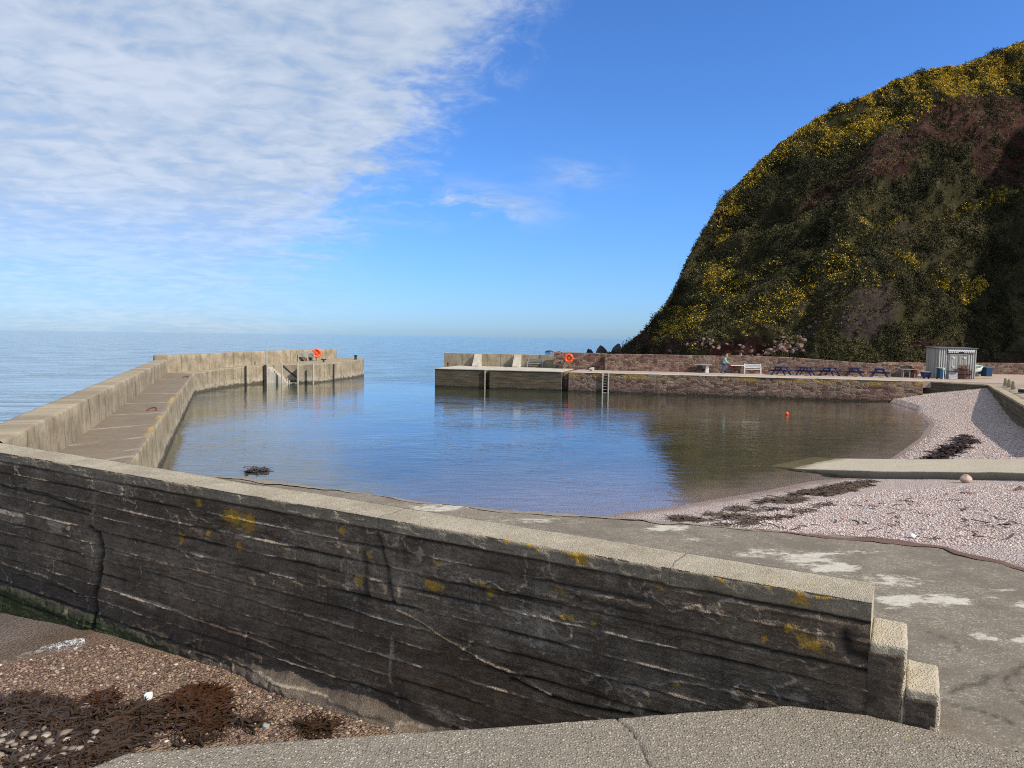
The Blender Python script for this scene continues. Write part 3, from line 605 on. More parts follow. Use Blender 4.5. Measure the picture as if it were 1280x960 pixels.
    for (x, y, r) in ((228, 672, 7), (290, 648, 15), (312, 654, 11), (300, 685, 8), (262, 668, 5), (250, 628, 6), (450, 728, 9), (460, 690, 6), (428, 664, 6), (541, 732, 9), (610, 735, 8), (636, 678, 6), (672, 690, 5), (660, 677, 9),
                      (725, 692, 13), (708, 768, 5), (741, 780, 4), (700, 738, 7), (1015, 803, 12), (992, 786, 8), (964, 727, 8), (1013, 735, 9), (985, 732, 7), (1035, 742, 6), (1005, 750, 10), (960, 800, 5), (846, 855, 4), (905, 722, 5), (752, 690, 6), (548, 700, 5), (820, 735, 4)):
        t, z = wall_tz(x, y); rr = r*np.linalg.norm(wpt(t, 0, z)-_O)/FPX*1.15
        lich = np.maximum(lich, np.exp(-((Tm+WT-t)**2*0.55+(Zm+WZ-z)**2)/rr**2)*1.0)
    disp += 0.004*sstep(0.3, 0.7, lich)
    rows = []; A = {k: [] for k in ('pale', 'crack', 'wet', 'barnacle', 'green', 'lip', 'lichen')}; UV = []
    base = lambda t, s, z: W0[None, None, :]+WU*t[..., None]+WN*s[..., None]+np.array([0, 0, 1.0])*(z[..., None]-ZT)
    r = np.clip((Zm-(ZT-0.03))/0.03, 0, 1)
    edge_in = 0.016*(1-np.sqrt(np.clip(1-r**2, 0, 1)))+0.02*np.clip(fbm(Tm*2.5, Zm*0+3, 0, 4), 0, 1)*sstep(ZT-0.05, ZT, Zm)
    rows.append(base(Tm, disp-edge_in, Zm))
    for k, v in (('pale', pale*(1-lipm)), ('crack', np.clip(crack, 0, 1)*(1-0.6*lipm)), ('wet', np.clip(wet, 0, 1)*(1-lipm)), ('barnacle', barn), ('green', green), ('lip', lipm*(0.50+0.25*np.clip(fbm(Tm*1.5, Zm*1.5, 80), -1, 1)+0.35*sstep(ZT-0.03, ZT, Zm))), ('lichen', lich)): A[k].append(v)
    UV.append(np.stack([Tm, Zm], -1))
    Tt, St = np.meshgrid(tt, top); zt = ZT+0.006*fbm(Tt*2, St*2, 5)+0.003*fbm(Tt*12, St*12, 6)-0.02*sstep(TH-0.05, TH, St)-0.012*sstep(0.02, 0.0, St)
    notch = np.exp(-((Tt-wall_tz(310, 600)[0]-0.75)/0.5)**2)*sstep(TH-0.12, TH-0.04, St+0.05*fbm(Tt*3, St*3)); zt -= 0.05*notch
    rows.append(base(Tt, 0.016-St, zt)); UV.append(np.stack([Tt, ZT+St], -1))
    lt = np.zeros_like(Tt)
    for (x, y, r) in ((965, 722, 9), (985, 726, 7), (640, 668, 7), (1012, 730, 8), (1035, 735, 7), (745, 684, 7), (905, 712, 6), (1060, 742, 4)):
        p = P(x, y, ZT); t, s = (p-W0)@WU, -(p-W0)@WN; lt = np.maximum(lt, np.exp(-((Tt-t)**2*0.4+(St-s)**2*3)/(r*7.5/FPX)**2))
    pt = 0.0*Tt
    for (x, y, r) in ((520, 640, 40), (600, 648, 30), (680, 668, 20)):
        p = P(x, y, ZT); t, s = (p-W0)@WU, -(p-W0)@WN; pt = np.maximum(pt, 0.55*np.exp(-((Tt-t)**2*0.5+(St-s)**2*6)/(r*8/FPX)**2))
    Tb, Zb = np.meshgrid(tt, bz); rows.append(base(Tb, 0.016-TH+0*Tb, Zb)); UV.append(np.stack([Tb, Zb], -1))
    for k in A: A[k] += [{'lip': np.ones_like(Tt), 'lichen': lt*0.8, 'pale': pt}.get(k, np.zeros_like(Tt)), np.ones_like(Tb) if k == 'lip' else np.zeros_like(Tb)]
    G = np.concatenate(rows, 0)
    w = grid_mesh('sea_wall', G, M['wall'], attrs={k: np.concatenate(v, 0) for k, v in A.items()}, uv=np.concatenate(UV, 0))
    tag(w, 'long dark board-marked concrete wall crossing the foreground, orange lichen on it and a stepped right end', 'wall')
    end = G[:, 0, :]; big_mesh('end_face', end, [list(range(len(end)))][:1], M['slab'], w, False, attrs=dict(bleached=np.ones(len(end))))
    return w
SEAWALL = build_near_wall()

def rough_box(name, O, ax, dims, mat, parent=None, n=0.03, r=0.02, amp=0.006, seed=0.0, fr=4.0, attrs=None):
    """a weathered block: rounded edges, every face subdivided and roughened. O = centre, ax = 3 unit axes"""
    h = np.array(dims)/2; bm = bmesh.new()
    V = []; Fs = []
    for a in range(3):
        b, c = (a+1) % 3, (a+2) % 3
        nb = max(2, int(dims[b]/n)+1); nc = max(2, int(dims[c]/n)+1)
        for sg in (-1, 1):
            B, C = np.meshgrid(np.linspace(-h[b], h[b], nb), np.linspace(-h[c], h[c], nc)); p = np.zeros(B.shape+(3,)); p[..., a] = sg*h[a]; p[..., b] = B; p[..., c] = C
            f = grid_faces(nc, nb)+sum(len(v) for v in V); V.append(p.reshape(-1, 3)); Fs.append(f if sg > 0 else f[:, ::-1])
    V = np.concatenate(V); inner = np.clip(V, -h+r, h-r); d = V-inner; L = np.linalg.norm(d, axis=1, keepdims=True); V = inner+d/np.maximum(L, 1e-9)*r
    nrm = d/np.maximum(L, 1e-9); k = fbm(V[:, 0]*fr+seed, V[:, 1]*fr-seed, V[:, 2]*fr+seed*2, 4); V = V+nrm*(amp*k)[:, None]
    Wd = np.asarray(O)+V@np.array(ax)
    o = big_mesh(name, Wd, np.concatenate(Fs), mat, parent, True, uv=V[:, [0, 2]])
    me = o.data; bm.from_mesh(me); bmesh.ops.remove_doubles(bm, verts=bm.verts, dist=1e-4); bm.to_mesh(me); bm.free(); return o
for (ta, tb, zt) in ((-0.285, 0.0, 2.385), (-0.545, -0.285, 2.045)):
    c = wpt((ta+tb)/2, 0.006-TH/2-0.01, (zt+0.9)/2); o = rough_box('step', c, [WU, -WN, [0, 0, 1]], (tb-ta+(0.0 if tb else 0.0), TH+0.02, zt-0.9), M['slab'], SEAWALL, 0.015, 0.030, 0.016, ta*9, 5.0); at = o.data.attributes.new('bleached', 'FLOAT', 'POINT'); at.data.foreach_set('value', np.ones(len(o.data.vertices), np.float32))
# dark weathered face of the steps below their tops belongs to the wall face: one skin per step, a few mm proud
for (ta, tb, zt) in ((-0.28, 0.0, 2.32), (-0.54, -0.29, 1.98)):
    tt = np.arange(ta, tb+0.012, 0.0125); zz = np.arange(1.6, zt, 0.0125); T2, Z2 = np.meshgrid(tt, zz)
    e = np.minimum(np.minimum(T2-ta, tb-T2+0.03), zt-Z2); d = 0.016+0.004*fbm(T2*3, Z2*26, 6)+0.012*fbm(T2*6, Z2*6, 4)-0.03*sstep(0.03, 0.0, e+0.012*fbm(T2*9, Z2*9, 7))
    G = W0+WU*T2[..., None]+WN*d[..., None]+np.array([0, 0, 1.0])*(Z2[..., None]-ZT)
    z0 = np.zeros_like(T2); grid_mesh('weathered_face', G, M['wall'], SEAWALL, attrs=dict(pale=z0, crack=sstep(0.25, 0.6, fbm(T2*3, Z2*3, 3)), wet=z0+0.6, barnacle=z0, green=z0, lip=z0, lichen=z0), uv=np.stack([T2, Z2], -1))

# ================================================================== foreground platform
def build_platform():
    ZS = 1.74
    E = [P(60, 985, ZS), P(110, 960, ZS), P(160, 940, ZS), P(985, 880, ZS), wpt(0.0, 0.035, ZS), wpt(-0.55, 0.035, ZS), wpt(-5.5, 0.02, ZS)]
    L = 0
    for a, b in zip(E[:-1], E[1:]): L += np.linalg.norm(b-a)
    q = polyres(np.array(E), int(L/0.022)); n = len(q)
    vv = np.concatenate([np.linspace(0, 2.0, 90), np.linspace(2.05, 3, 12), np.linspace(3.5, 10, 8)])
    prof = [(0.0, -2.2), (0.0, -0.6), (0.0, -0.10), (0.0, -0.03), (0.009, -0.009)]+[(0.03+v, 0) for v in vv]
    dr = np.array([0.05, -1.0, 0]); G = np.zeros((len(prof), n, 3))
    for j, (v, dz) in enumerate(prof): G[j] = q+dr*v; G[j, :, 2] = ZS+dz
    Xs, Ys = G[..., 0], G[..., 1]
    topm = np.array([1.0 if dz > -0.02 else 0.3 for v, dz in prof])[:, None]
    G[..., 2] += topm*(0.010*fbm(Xs*1.2, Ys*1.2, 3)+0.004*fbm(Xs*14, Ys*14, 2, 3))
    G[..., 1] += (1-topm)*0.01*fbm(Xs*5, G[..., 2]*5, 1)
    ck = np.zeros_like(Xs)
    for px, wd in ((((768, 893), (776, 902), (790, 914), (800, 932), (806, 942), (816, 962)), 0.007), (((1185, 932), (1212, 940), (1290, 962)), 0.006)):
        d = segdist(Xs+0.02*fbm(Xs*7, Ys*7, 5), Ys+0.02*fbm(Xs*7, Ys*7, 8), [P(x, y, ZS)[:2] for x, y in px]); ck = np.maximum(ck, np.exp(-(d/wd)**2)); G[..., 2] -= 0.02*np.exp(-(d/(wd*1.5))**2)
    o = grid_mesh('pavement', G, M['slab'], attrs=dict(crack=ck), flip=False); tag(o, kind='structure')
build_platform()

# ================================================================== apron behind the wall
def build_apron():
    st = 0.06; xs = np.arange(-11.5, 15.6, st); ys = np.arange(-6, 18.2, st); Xs, Ys = np.meshgrid(xs, ys)
    Zs = 1.62+0.07*sstep(9, 6, Ys)+0.02*fbm(Xs*0.5, Ys*0.5, 2)+0.006*fbm(Xs*4, Ys*4, 5)
    poly = list(APRON); ins = inpoly(Xs, Ys, poly)
    keep = ins[:-1, :-1] & ins[1:, :-1] & ins[:-1, 1:] & ins[1:, 1:]
    pale = np.full_like(Xs, 0.18)
    u, v = proj(np.stack([Xs, Ys, Zs], -1))
    for (x, y, rx, ry, a) in ((960, 690, 60, 9, 0.55), (1010, 697, 55, 14, 0.5), (1050, 712, 50, 14, 0.5), (1110, 725, 60, 14, 0.5), (1185, 752, 45, 12, 0.62), (1230, 795, 28, 9, 0.6), (1275, 755, 30, 12, 0.5), (1240, 745, 40, 10, 0.4), (1120, 752, 50, 12, 0.5),
                              (830, 660, 40, 7, 0.6), (560, 634, 60, 6, 0.6), (680, 650, 50, 6, 0.5), (880, 672, 60, 8, 0.45), (1090, 688, 70, 7, 0.3), (1280, 800, 26, 12, 0.5), (1270, 880, 30, 14, 0.3)):
        pale = np.maximum(pale, a*np.exp(-((u-x)/rx)**2-((v-y)/ry)**2))
    pale = pale*1.2+0.34*fbm(Xs*0.9, Ys*2.6, 6, 6)+0.30*fbm(Xs*3.2, Ys*6.5, 16, 5)*sstep(0.12, 0.4, pale)
    ck = np.zeros_like(Xs)
    for px, wd in ((((1187, 868), (1215, 858), (1240, 846), (1262, 842), (1290, 830)), 0.03), (((1187, 880), (1215, 890), (1250, 900), (1290, 925)), 0.03), (((1258, 842), (1264, 868), (1290, 900)), 0.02), (((1150, 785), (1190, 800), (1200, 815)), 0.02)):
        d = segdist(Xs+0.08*fbm(Xs*3, Ys*3, 5), Ys+0.08*fbm(Xs*3, Ys*3, 8), [P(x, y, 1.66)[:2] for x, y in px]); ck = np.maximum(ck, 0.8*np.exp(-(d/wd)**2))
    o = grid_mesh('apron', np.stack([Xs, Ys, Zs], -1), M['apron'], attrs=dict(pale=pale, crack=ck), keep=keep); tag(o, kind='structure')
    # its broken sandstone edge
    e = polyres(np.array([(p[0], p[1], 1.63) for p in [APRON[-1]]+list(APF)+[(9.6, 9.0), (12.6, 6.2), (15.2, 2)]]), 420); n = len(e)
    tg = np.gradient(e, axis=0); nn = np.stack([-tg[:, 1], tg[:, 0], 0*tg[:, 0]], -1); nn /= np.linalg.norm(nn, axis=1, keepdims=True)
    k = np.arange(n)*0.08; wob = ((0.05+0.20*sstep(1.5, 4.5, e[:, 0]))*fbm(k*0.9, k*0+1, 0, 6))[:, None]; wid = 0.20+0.30*fbm(k*0.9, k*0+9, 0, 5)[:, None]
    prof = [(-wid, 0.006), (-wid*0.5, 0.008), (0*wid, -0.004), (0.05+wob*0.3, -0.04), (0.08+wob*0.3, -0.25), (0.10+0*wid, -1.9)]
    G = np.zeros((len(prof), n, 3))
    for j, (a, dz) in enumerate(prof): G[j] = e+nn*(a+wob); G[j, :, 2] += dz+(0.012*fbm(k*2, k*0+j, 0, 3) if j < 4 else 0)
    rd = np.broadcast_to(sstep(3.0, 5.5, e[:, 0])*0.75+0.25*np.exp(-((e[:, 0]-3.2)/0.8)**2), (len(prof), n)); o = grid_mesh('kerb', G, M['kerb'], flip=True, attrs=dict(red=rd)); tag(o, kind='structure')
build_apron()

# ================================================================== slipway
def build_slip():
    near = [(932, 579, -0.42), (990, 585.5, 0.0), (1100, 589, 0.42), (1180, 590, 0.68), (1255, 590.5, 0.92), (1335, 592, 1.18)]
    fr = [(976, 568.5, -0.42), (1046, 573, 0.0), (1139, 574, 0.38), (1210, 574, 0.63), (1280, 574, 0.88), (1345, 573.5, 1.10)]
    A = np.array([P(*p) for p in near]); B = np.array([P(*p) for p in fr])
    A = np.vstack([A, A[-1]+(A[-1]-A[-2])*2.4]); B = np.vstack([B, B[-1]+(B[-1]-B[-2])*2.4])
    A = polyres(A, 120); B = polyres(B, 120); rows = []
    for k, dz in ((0, -1.3), (0, -0.4), (0, -0.03), (0.01, 0)): r = A+(B-A)*k; r = r.copy(); r[:, 2] += dz; rows.append(r)
    for k in np.linspace(0.03, 0.97, 20): rows.append(A+(B-A)*k)
    for k, dz in ((0.99, 0), (1, -0.03), (1, -1.3)): r = A+(B-A)*k; r = r.copy(); r[:, 2] += dz; rows.append(r)
    G = np.array(rows); G[3:-3, :, 2] += 0.015*fbm(G[3:-3, :, 0]*1.5, G[3:-3, :, 1]*1.5, 3)
    G[:3, :, :2] += (0.05*fbm(G[:3, :, 0]*1.5, G[:3, :, 2]*3, 3))[..., None]
    sd = np.zeros(G.shape[:2]); sd[:2] = 1; sd[2] = 0.6; sd[-1] = 1; o = grid_mesh('slipway', G, M['slip'], flip=True, attrs=dict(side=sd)); tag(o, kind='structure')  # mask for the painted shade on the side rows
build_slip()

# ================================================================== retaining wall of the harbour road
def thick_wall(name, line, z0, zt, th, mat, amp=0.02, parent=None, st=0.5, side=1.0):
    q = polyres(np.array([(p[0], p[1], 0) for p in line]), int(sum(math.dist(a[:2], b[:2]) for a, b in zip(line[:-1], line[1:]))/st)+2)
    tg = np.gradient(q, axis=0); nn = np.stack([tg[:, 1], -tg[:, 0], 0*tg[:, 0]], -1); nn /= np.linalg.norm(nn, axis=1, keepdims=True); nn *= side
    zt = np.interp(np.linspace(0, 1, len(q)), np.linspace(0, 1, len(zt)), zt) if not np.isscalar(zt) else np.full(len(q), zt)
    u = np.r_[0, np.cumsum(np.linalg.norm(np.diff(q, axis=0), axis=1))]
    rows = []; uv = []
    nzs = max(3, int((zt.max()-z0)/0.35)); zfr = np.linspace(0, 1, nzs)
    for f in zfr: r = q.copy(); r[:, 2] = z0+(zt-z0)*f; r += nn*(amp*fbm(u*0.8, u*0+f*7, 0, 4))[:, None]; rows.append(r); uv.append(np.stack([u, r[:, 2]], -1))
    rows[-1][:, 2] -= 0.03; r = q-nn*0.03; r[:, 2] = zt+0.02*fbm(u*1.1, u*0+3); rows.append(r); uv.append(np.stack([u, zt], -1))
    r = q-nn*(th-0.03); r[:, 2] = zt+0.02*fbm(u*1.1, u*0+5); rows.append(r); uv.append(np.stack([u, zt+th], -1))
    for f in (1, 0): r = q-nn*th; r[:, 2] = z0+(zt-z0)*f-(0.03 if f else 0); rows.append(r); uv.append(np.stack([u, r[:, 2]], -1))
    G = np.array(rows); o = grid_mesh(name, G, mat, parent, uv=np.array(uv), smooth=False)
    # end caps
    n = len(rows); me = o.data; bm = bmesh.new(); bm.from_mesh(me); bm.verts.ensure_lookup_table(); w = len(q)
    for c in (0, w-1):
        try: bm.faces.new([bm.verts[j*w+c] for j in range(n)])
        except ValueError: pass
    bmesh.ops.recalc_face_normals(bm, faces=bm.faces); bm.to_mesh(me); bm.free(); return o
o = thick_wall('retaining_wall', [QC, RC, RD, (23.3, 29.8), (21.3, 26.2)], 0.2, 1.68, 0.55, M['boarded'], side=-1); thick_wall('coping', [QC, RC, RD, (23.3, 29.8), (21.3, 26.2)], 1.683, 1.79, 0.58, M['tan'], 0.02, o, side=-1); tag(o, 'low concrete retaining wall turning the corner at the top of the pink shingle bank', 'wall')  # face shade put into the dark boarded colour; coping keeps the top pale
# ================================================================== left breakwater
ZD = 1.65
PIA = [P(2, 552, 2.73)[:2]-np.array([-0.4, 1.0])*2.2, P(2, 552, 2.73)[:2], P(100, 501.5, 2.73)[:2], P(209, 449.7, 2.73)[:2]]
PIA = [np.array([-10.35, 14.35])]+[PIA[1]]+[PIA[3]]
PIB = [PIA[-1], PY(332, 455.5, 74.0)[:2], PY(419.5, 449.5, 88.5)[:2]]
LIPA = [np.array([-9.4, 17.0]), P(165, 577, ZD)[:2], P(210, 509, ZD)[:2], P(241, 467.3, ZD)[:2]]
pier = root('breakwater_pier', (0, 0, 0), 0, 'long curved concrete breakwater on the open-sea side with parapet and landing stairs', 'pier')
def sweep(name, rails, mat, parent, nstep, sub, amp=0.0, attrs=None, closed=False, smooth=True):
    """surface through a series of 3-D rails (all resampled alike); uv = (run, accumulated girth)"""
    R = [polyres(np.array(r, float), nstep) for r in rails]; rows = []
    for k in range(len(R)-1):
        for f in np.linspace(0, 1, sub[k], endpoint=False): rows.append(R[k]*(1-f)+R[k+1]*f)
    rows.append(R[-1]); G = np.array(rows)
    u = np.r_[0, np.cumsum(np.linalg.norm(np.diff(R[0], axis=0), axis=1))][None, :]+0*G[..., 0]
    v = G[..., 2]+0*u
    if amp:
        for c in range(3): G[..., c] += amp*(0.5 if c == 2 else 1)*fbm(G[..., 0]*1.1+c*31, G[..., 1]*1.1, G[..., 2]*1.5, 4)
    at = attrs(G, u) if attrs else None
    return grid_mesh(name, G, mat, parent, attrs=at, uv=np.stack([u, v], -1), smooth=smooth)
def z3(pts, z): return [(p[0], p[1], z if np.isscalar(z) else z[i]) for i, p in enumerate(pts)]
def offs(pts, d):
    q = np.array([p[:2] for p in pts], float); t = np.gradient(q, axis=0); n = np.stack([t[:, 1], -t[:, 0]], -1); n /= np.linalg.norm(n, axis=1, keepdims=True); return q+n*d
# near length: quay face, lip, deck
lip0 = polyres(np.array(LIPA), 40); pi0 = polyres(np.array(PIA), 40)
def deck_attr(G, u):
    rows = np.linspace(0, 1, G.shape[0])[:, None]
    line = 0*u
    for uu, w in ((2.2, 0.12), (3.4, 0.05), (6.0, 0.06), (9.4, 0.10), (13.5, 0.07), (18.2, 0.10), (23.5, 0.08), (29, 0.1), (35, 0.1)):
        line = np.maximum(line, np.exp(-((u-uu+0.25*fbm(G[..., 0], G[..., 1], 3)*0.6)/w)**2)*(0.5+0.7*vnoise(G[..., 0]*1.3, G[..., 1]*1.3, 4)))
    lip = np.exp(-((np.arange(G.shape[0])[:, None]-14)/2.2)**2)+0*u
    return dict(line=np.clip(line, 0, 1)*0.9, lichen=lip*sstep(2, 7, u)*sstep(34, 20, u)*(0.75+0.5*vnoise(u*0.5, u*0+2)))
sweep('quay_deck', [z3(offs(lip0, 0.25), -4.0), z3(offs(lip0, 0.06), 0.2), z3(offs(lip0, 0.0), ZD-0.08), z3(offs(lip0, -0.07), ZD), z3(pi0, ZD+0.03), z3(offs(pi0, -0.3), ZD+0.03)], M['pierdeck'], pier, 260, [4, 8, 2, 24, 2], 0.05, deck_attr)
def parapet(inner, th, zt0, zt1, zb, parent, seed):
    n = len(inner); zt = np.linspace(zt0, zt1, n); out = offs(inner, -th)
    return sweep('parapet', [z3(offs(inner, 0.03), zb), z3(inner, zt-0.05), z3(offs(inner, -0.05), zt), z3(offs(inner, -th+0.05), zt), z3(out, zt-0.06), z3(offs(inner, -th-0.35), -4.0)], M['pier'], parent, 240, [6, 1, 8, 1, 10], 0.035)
parapet(polyres(np.array(PIA), 30), 0.9, 2.73, 2.75, 0.9, pier, 1)
pb = polyres(np.array([PIA[-1]+np.array([0.15, -0.35])]+PIB[1:]), 30)
parapet(pb, 0.75, 3.10, 3.17, 0.9, pier, 2)
# ends of the two parapet lengths
def endblock(p, d, w, l, z0, z1, mat, parent, name='end_block'):
    d = np.array(d)/np.linalg.norm(d); n = np.array([d[1], -d[0]]); c = np.array(p[:2])
    return rough_box(name, (c[0], c[1], (z0+z1)/2), [np.array([d[0], d[1], 0]), np.array([n[0], n[1], 0]), np.array([0, 0, 1.0])], (l, w, z1-z0), mat, parent, 0.25, 0.05, 0.03, 3.3, 1.5)
e0 = np.array(PIA[-1]); dA = PIA[-1]-PIA[-2]; nA = np.array([dA[1], -dA[0]])/np.linalg.norm(dA)
endblock(e0-nA*0.47+dA/np.linalg.norm(dA)*0.3, dA, 1.02, 2.0, 0.5, 3.13, M['pier'], pier)
dB = PIB[-1]-PIB[-2]; nB = np.array([dB[1], -dB[0]])/np.linalg.norm(dB); endblock(np.array(PIB[-1])-nB*0.375, dB, 0.80, 0.5, 0.5, 3.18, M['pier'], pier)
# far length and pier head: one block with the stair recess cut out of it
S0 = PY(330.5, 479, 70.8)[:2]; S1 = PY(372.5, 479, 71.6)[:2]; SB = np.array([0.12, 1.15])
l2 = [PY(242, 492, 57.6)[:2], PY(275, 486, 63.3)[:2], PY(307, 481, 68.2)[:2], S0]
headz = 1.90
hp = [(*LIPA[-1], ZD), (*l2[1], 1.70), (*l2[2], 1.76), (*S0, 1.80), (*(S0+SB), 1.80), (*(S1+SB), 1.86), (*S1, 1.86), (*PY(393, 479, 71.9)[:2], headz), (*PY(412, 476.6, 74.6)[:2], headz), (*PY(428, 474.6, 78.0)[:2], 1.95), (*PY(445, 472.3, 82.0)[:2], 2.0), (*PY(455, 471, 86)[:2], 2.02), (*PY(453, 470, 91)[:2], 2.02), (*PY(438, 469, 94)[:2], 2.0), (-22.9, 93.5, 1.95), (*offs(pb, -0.6)[-1], 1.9), (*offs(pb, -0.6)[14], 1.8), (*offs(pb, -0.6)[0], ZD+0.02)]
mb = MB(); mb.prism([tuple(map(float, p)) for p in hp], -4.0, 1.8); mb.build('pier_head', M['pier'], pier, bevel=0.06)
# kerb course along the head's edge
# landing stairs inside the recess
st = MB(); n = 9; dS = (S1-S0); L = np.linalg.norm(dS); dS = dS/L
for k in range(n):
    zt = 1.62-k*0.20; a = S0+dS*(0.12+k*0.245); b = a+dS*0.25
    if k == n-1: b = S1-dS*0.1
    st.prism([(*(a+SB*0.03),), (*(b+SB*0.03),), (*(b+SB*0.97),), (*(a+SB*0.97),)], -3.0, zt)
st.build('landing_stairs', M['pale'], pier, bevel=0.02)
rl = MB(); rl.bar((*(S0+dS*1.3+SB*0.98), 1.75), (*(S1-dS*0.1+SB*0.98), 0.05), 0.06, 0.10); rl.build('stair_shadow_bar', M['dark'], pier)  # dark bar added to draw the diagonal shadow behind the stairs
for (x, zt, zb, r, mt) in ((334.0, 3.35, -1.5, 0.075, 'steel'), (352.8, 1.98, -1.5, 0.085, 'steel'), (372.6, 1.98, -1.5, 0.095, 'steel'), (392.0, 1.98, -1.5, 0.085, 'steel')):
    p = PY(x, 470, 71.0 if x < 350 else (70.9 if x < 360 else 71.35)); t = MB(); t.tube((p[0], p[1]-0.12, zb), (p[0], p[1]-0.12, zt), r, n=12); t.lathe([(r*1.05, 0), (r*1.05, 0.05), (r*0.6, 0.09)], (p[0], p[1]-0.12, zt), 12); t.build('mooring_post', M[mt], pier, smooth=False)
for (x, y, Yd) in ((307.5, 468, 68.0), (417.5, 466, 75.4), (331.6, 470, 70.55)):
    p = PY(x, y, Yd); t = MB(); t.box((p[0], p[1]-0.02, 0.6), (0.26 if x > 330 and x < 335 else 0.11, 0.16, 2.5)); t.build('upright_strip', M['darkrock'], pier, bevel=0.02)  # dark strips standing in for wall joints and the shadowed slot by the stairs

# ================================================================== right-hand quay
ZQ = 1.75
lipq = [P(x, y, ZQ)[:2] for x, y in ((545, 459.8), (703, 466.2), (706, 466.2), (760, 467.2), (905, 470.6), (1000, 472.8), (1160, 476.4))]
q0 = np.array([-7.55, 68.4]); 
def onlip(x):                                              # a point of the quay's water edge seen in pixel column x
    a, b = np.array([-7.6, 68.5]), np.array([33.4, 57.6])
    d = ray(x, 470); k = (a[0]*(b-a)[1]-a[1]*(b-a)[0])/(d[0]*(b-a)[1]-d[1]*(b-a)[0]); return np.array([d[0]*k, d[1]*k])
QD = (np.array([33.4, 57.6])-np.array([-7.6, 68.5])); QD /= np.linalg.norm(QD); QN = np.array([-QD[1], QD[0]])   # QN: inland, away from the water
def notch(x, w, dp): c = onlip(x); return [c-QD*w/2, c-QD*w/2+QN*dp, c+QD*w/2+QN*dp, c+QD*w/2]
def backp(x, Y): d = ray(x, 460); return np.array([d[0]/d[1]*Y, Y])
# concrete head of the quay
head = root('quay_head', (0, 0, 0), 0, 'dark board-marked concrete end of the right-hand quay with two buttresses behind', 'quay')
B0 = onlip(543.5); e1 = onlip(702.5)
poly = [B0]+notch(609, 0.42, 0.55)+[e1-QD*0.02, e1+QN*13.0, B0+QN*13.2]
mb = MB(); mb.prism([tuple(map(float, p)) for p in poly], -3.0, ZQ); mb.build('concrete_body', M['boarded'], head, bevel=0.04)
cp = MB(); 
for a, b in ((B0-QD*0.04, notch(609, .42, .55)[0]), (notch(609, .42, .55)[3], e1-QD*0.04)):
    cp.prism([tuple(map(float, p)) for p in (a-QN*0.05, b-QN*0.05, b+QN*7.0, a+QN*7.0)], ZQ+0.004, ZQ+0.09)
cp.build('deck_slab', M['pale'], head, bevel=0.02)
p = onlip(606.3); t = MB(); t.box((p[0], p[1]-0.10, 0.4), (0.10, 0.12, 2.9)); t.build('upright_strip', M['timber'], head, bevel=0.01)
YB = 75.6
pa, pb_ = backp(555, YB), backp(693, YB-0.24*10)
o = thick_wall('parapet', [tuple(pa), tuple(pb_)], 0.8, [3.18, 3.14], 0.45, M['tan'], 0.015, head)
dw = (pb_-pa)/np.linalg.norm(pb_-pa); nw = np.array([dw[1], -dw[0]])            # towards the harbour
for x in (598, 647.5):
    d = ray(x, 455); k = (pa[0]*dw[1]-pa[1]*dw[0])/(d[0]*dw[1]-d[1]*dw[0]); c = np.array([d[0]*k, d[1]*k]); w = 0.36
    vs = []
    for sx in (-w, w):
        for (o_, z) in ((0.0, 1.2), (1.30, 1.2), (1.30, 1.95), (0.30, 3.10), (0.0, 3.10)): q = c+dw*sx+nw*o_; vs.append((q[0], q[1], z))
    t = MB(); fs = [(0, 1, 2, 3, 4), (9, 8, 7, 6, 5)]+[(k, 5+k, 5+(k+1) % 5, (k+1) % 5) for k in range(5)]; t.add(vs, fs); t.build('buttress', M['pale'], head, bevel=0.03)
# stone quay
quay = root('stone_quay', (0, 0, 0), 0, 'long red sandstone quay below the cliff, its edge stained orange by lichen', 'quay')
n1, n2 = notch(705.5, 0.75, 0.6), notch(757.2, 0.46, 0.5)
poly = [e1+QD*0.02]+[e1+QD*0.03]+n1[1:]+n2+[np.array([33.4, 57.6]), np.array([33.6, 58.6]), np.array([60, 64]), np.array([60, 90]), backp(700, 84)]
poly = [e1+QD*0.02+QN*0.6]+n1[2:]+n2+[np.array([33.4, 57.6]), np.array([33.6, 58.6]), np.array([60, 58.6]), np.array([60, 84]), e1+QD*0.02+QN*13]
mb = MB(); mb.prism([tuple(map(float, p)) for p in poly], -3.0, ZQ); mb.build('stone_body', M['stone'], quay, bevel=0.03)
cp = MB()
for a, b in ((n1[3], n2[0]), (n2[3], np.array([33.4, 57.6]))):
    m_ = int(np.linalg.norm(b-a)/1.6)+1
    for i in range(m_):
        c0 = a+(b-a)*(i/m_); c1 = a+(b-a)*((i+1)/m_)-QD*0.02; oo = random.uniform(-0.03, 0.04)
        cp.prism([tuple(map(float, p)) for p in (c0-QN*(0.03+oo), c1-QN*(0.03+oo), c1+QN*0.65, c0+QN*0.65)], ZQ-0.0, ZQ+0.075+random.uniform(-0.02, 0.02))
cp.build('coping', M['pale'], quay, bevel=0.03)
dk = MB(); dk.prism([tuple(map(float, p)) for p in (n1[3]+QN*0.67, np.array([33.4, 57.6])+QN*0.67, np.array([40, 56.9]), np.array([59, 60]), np.array([59, 83]), n1[3]+QN*12)], ZQ-0.5, ZQ+0.035)
dk.build('deck_surface', simple('pink_gravel', (0.42, 0.33, 0.265), 0.95, 0.4, 0.8, bmp=0.4, bd=0.02), quay)
for dx in (-0.26, 0.30):                                          # drain pipes in the first slot
    p = n1[1]+(n1[2]-n1[1])*(0.5+dx); t = MB(); t.tube((p[0], p[1]-0.2, -1.5), (p[0], p[1]-0.2, 1.55), 0.055, n=10); t.build('iron_pipe', M['dark'], quay, smooth=True)
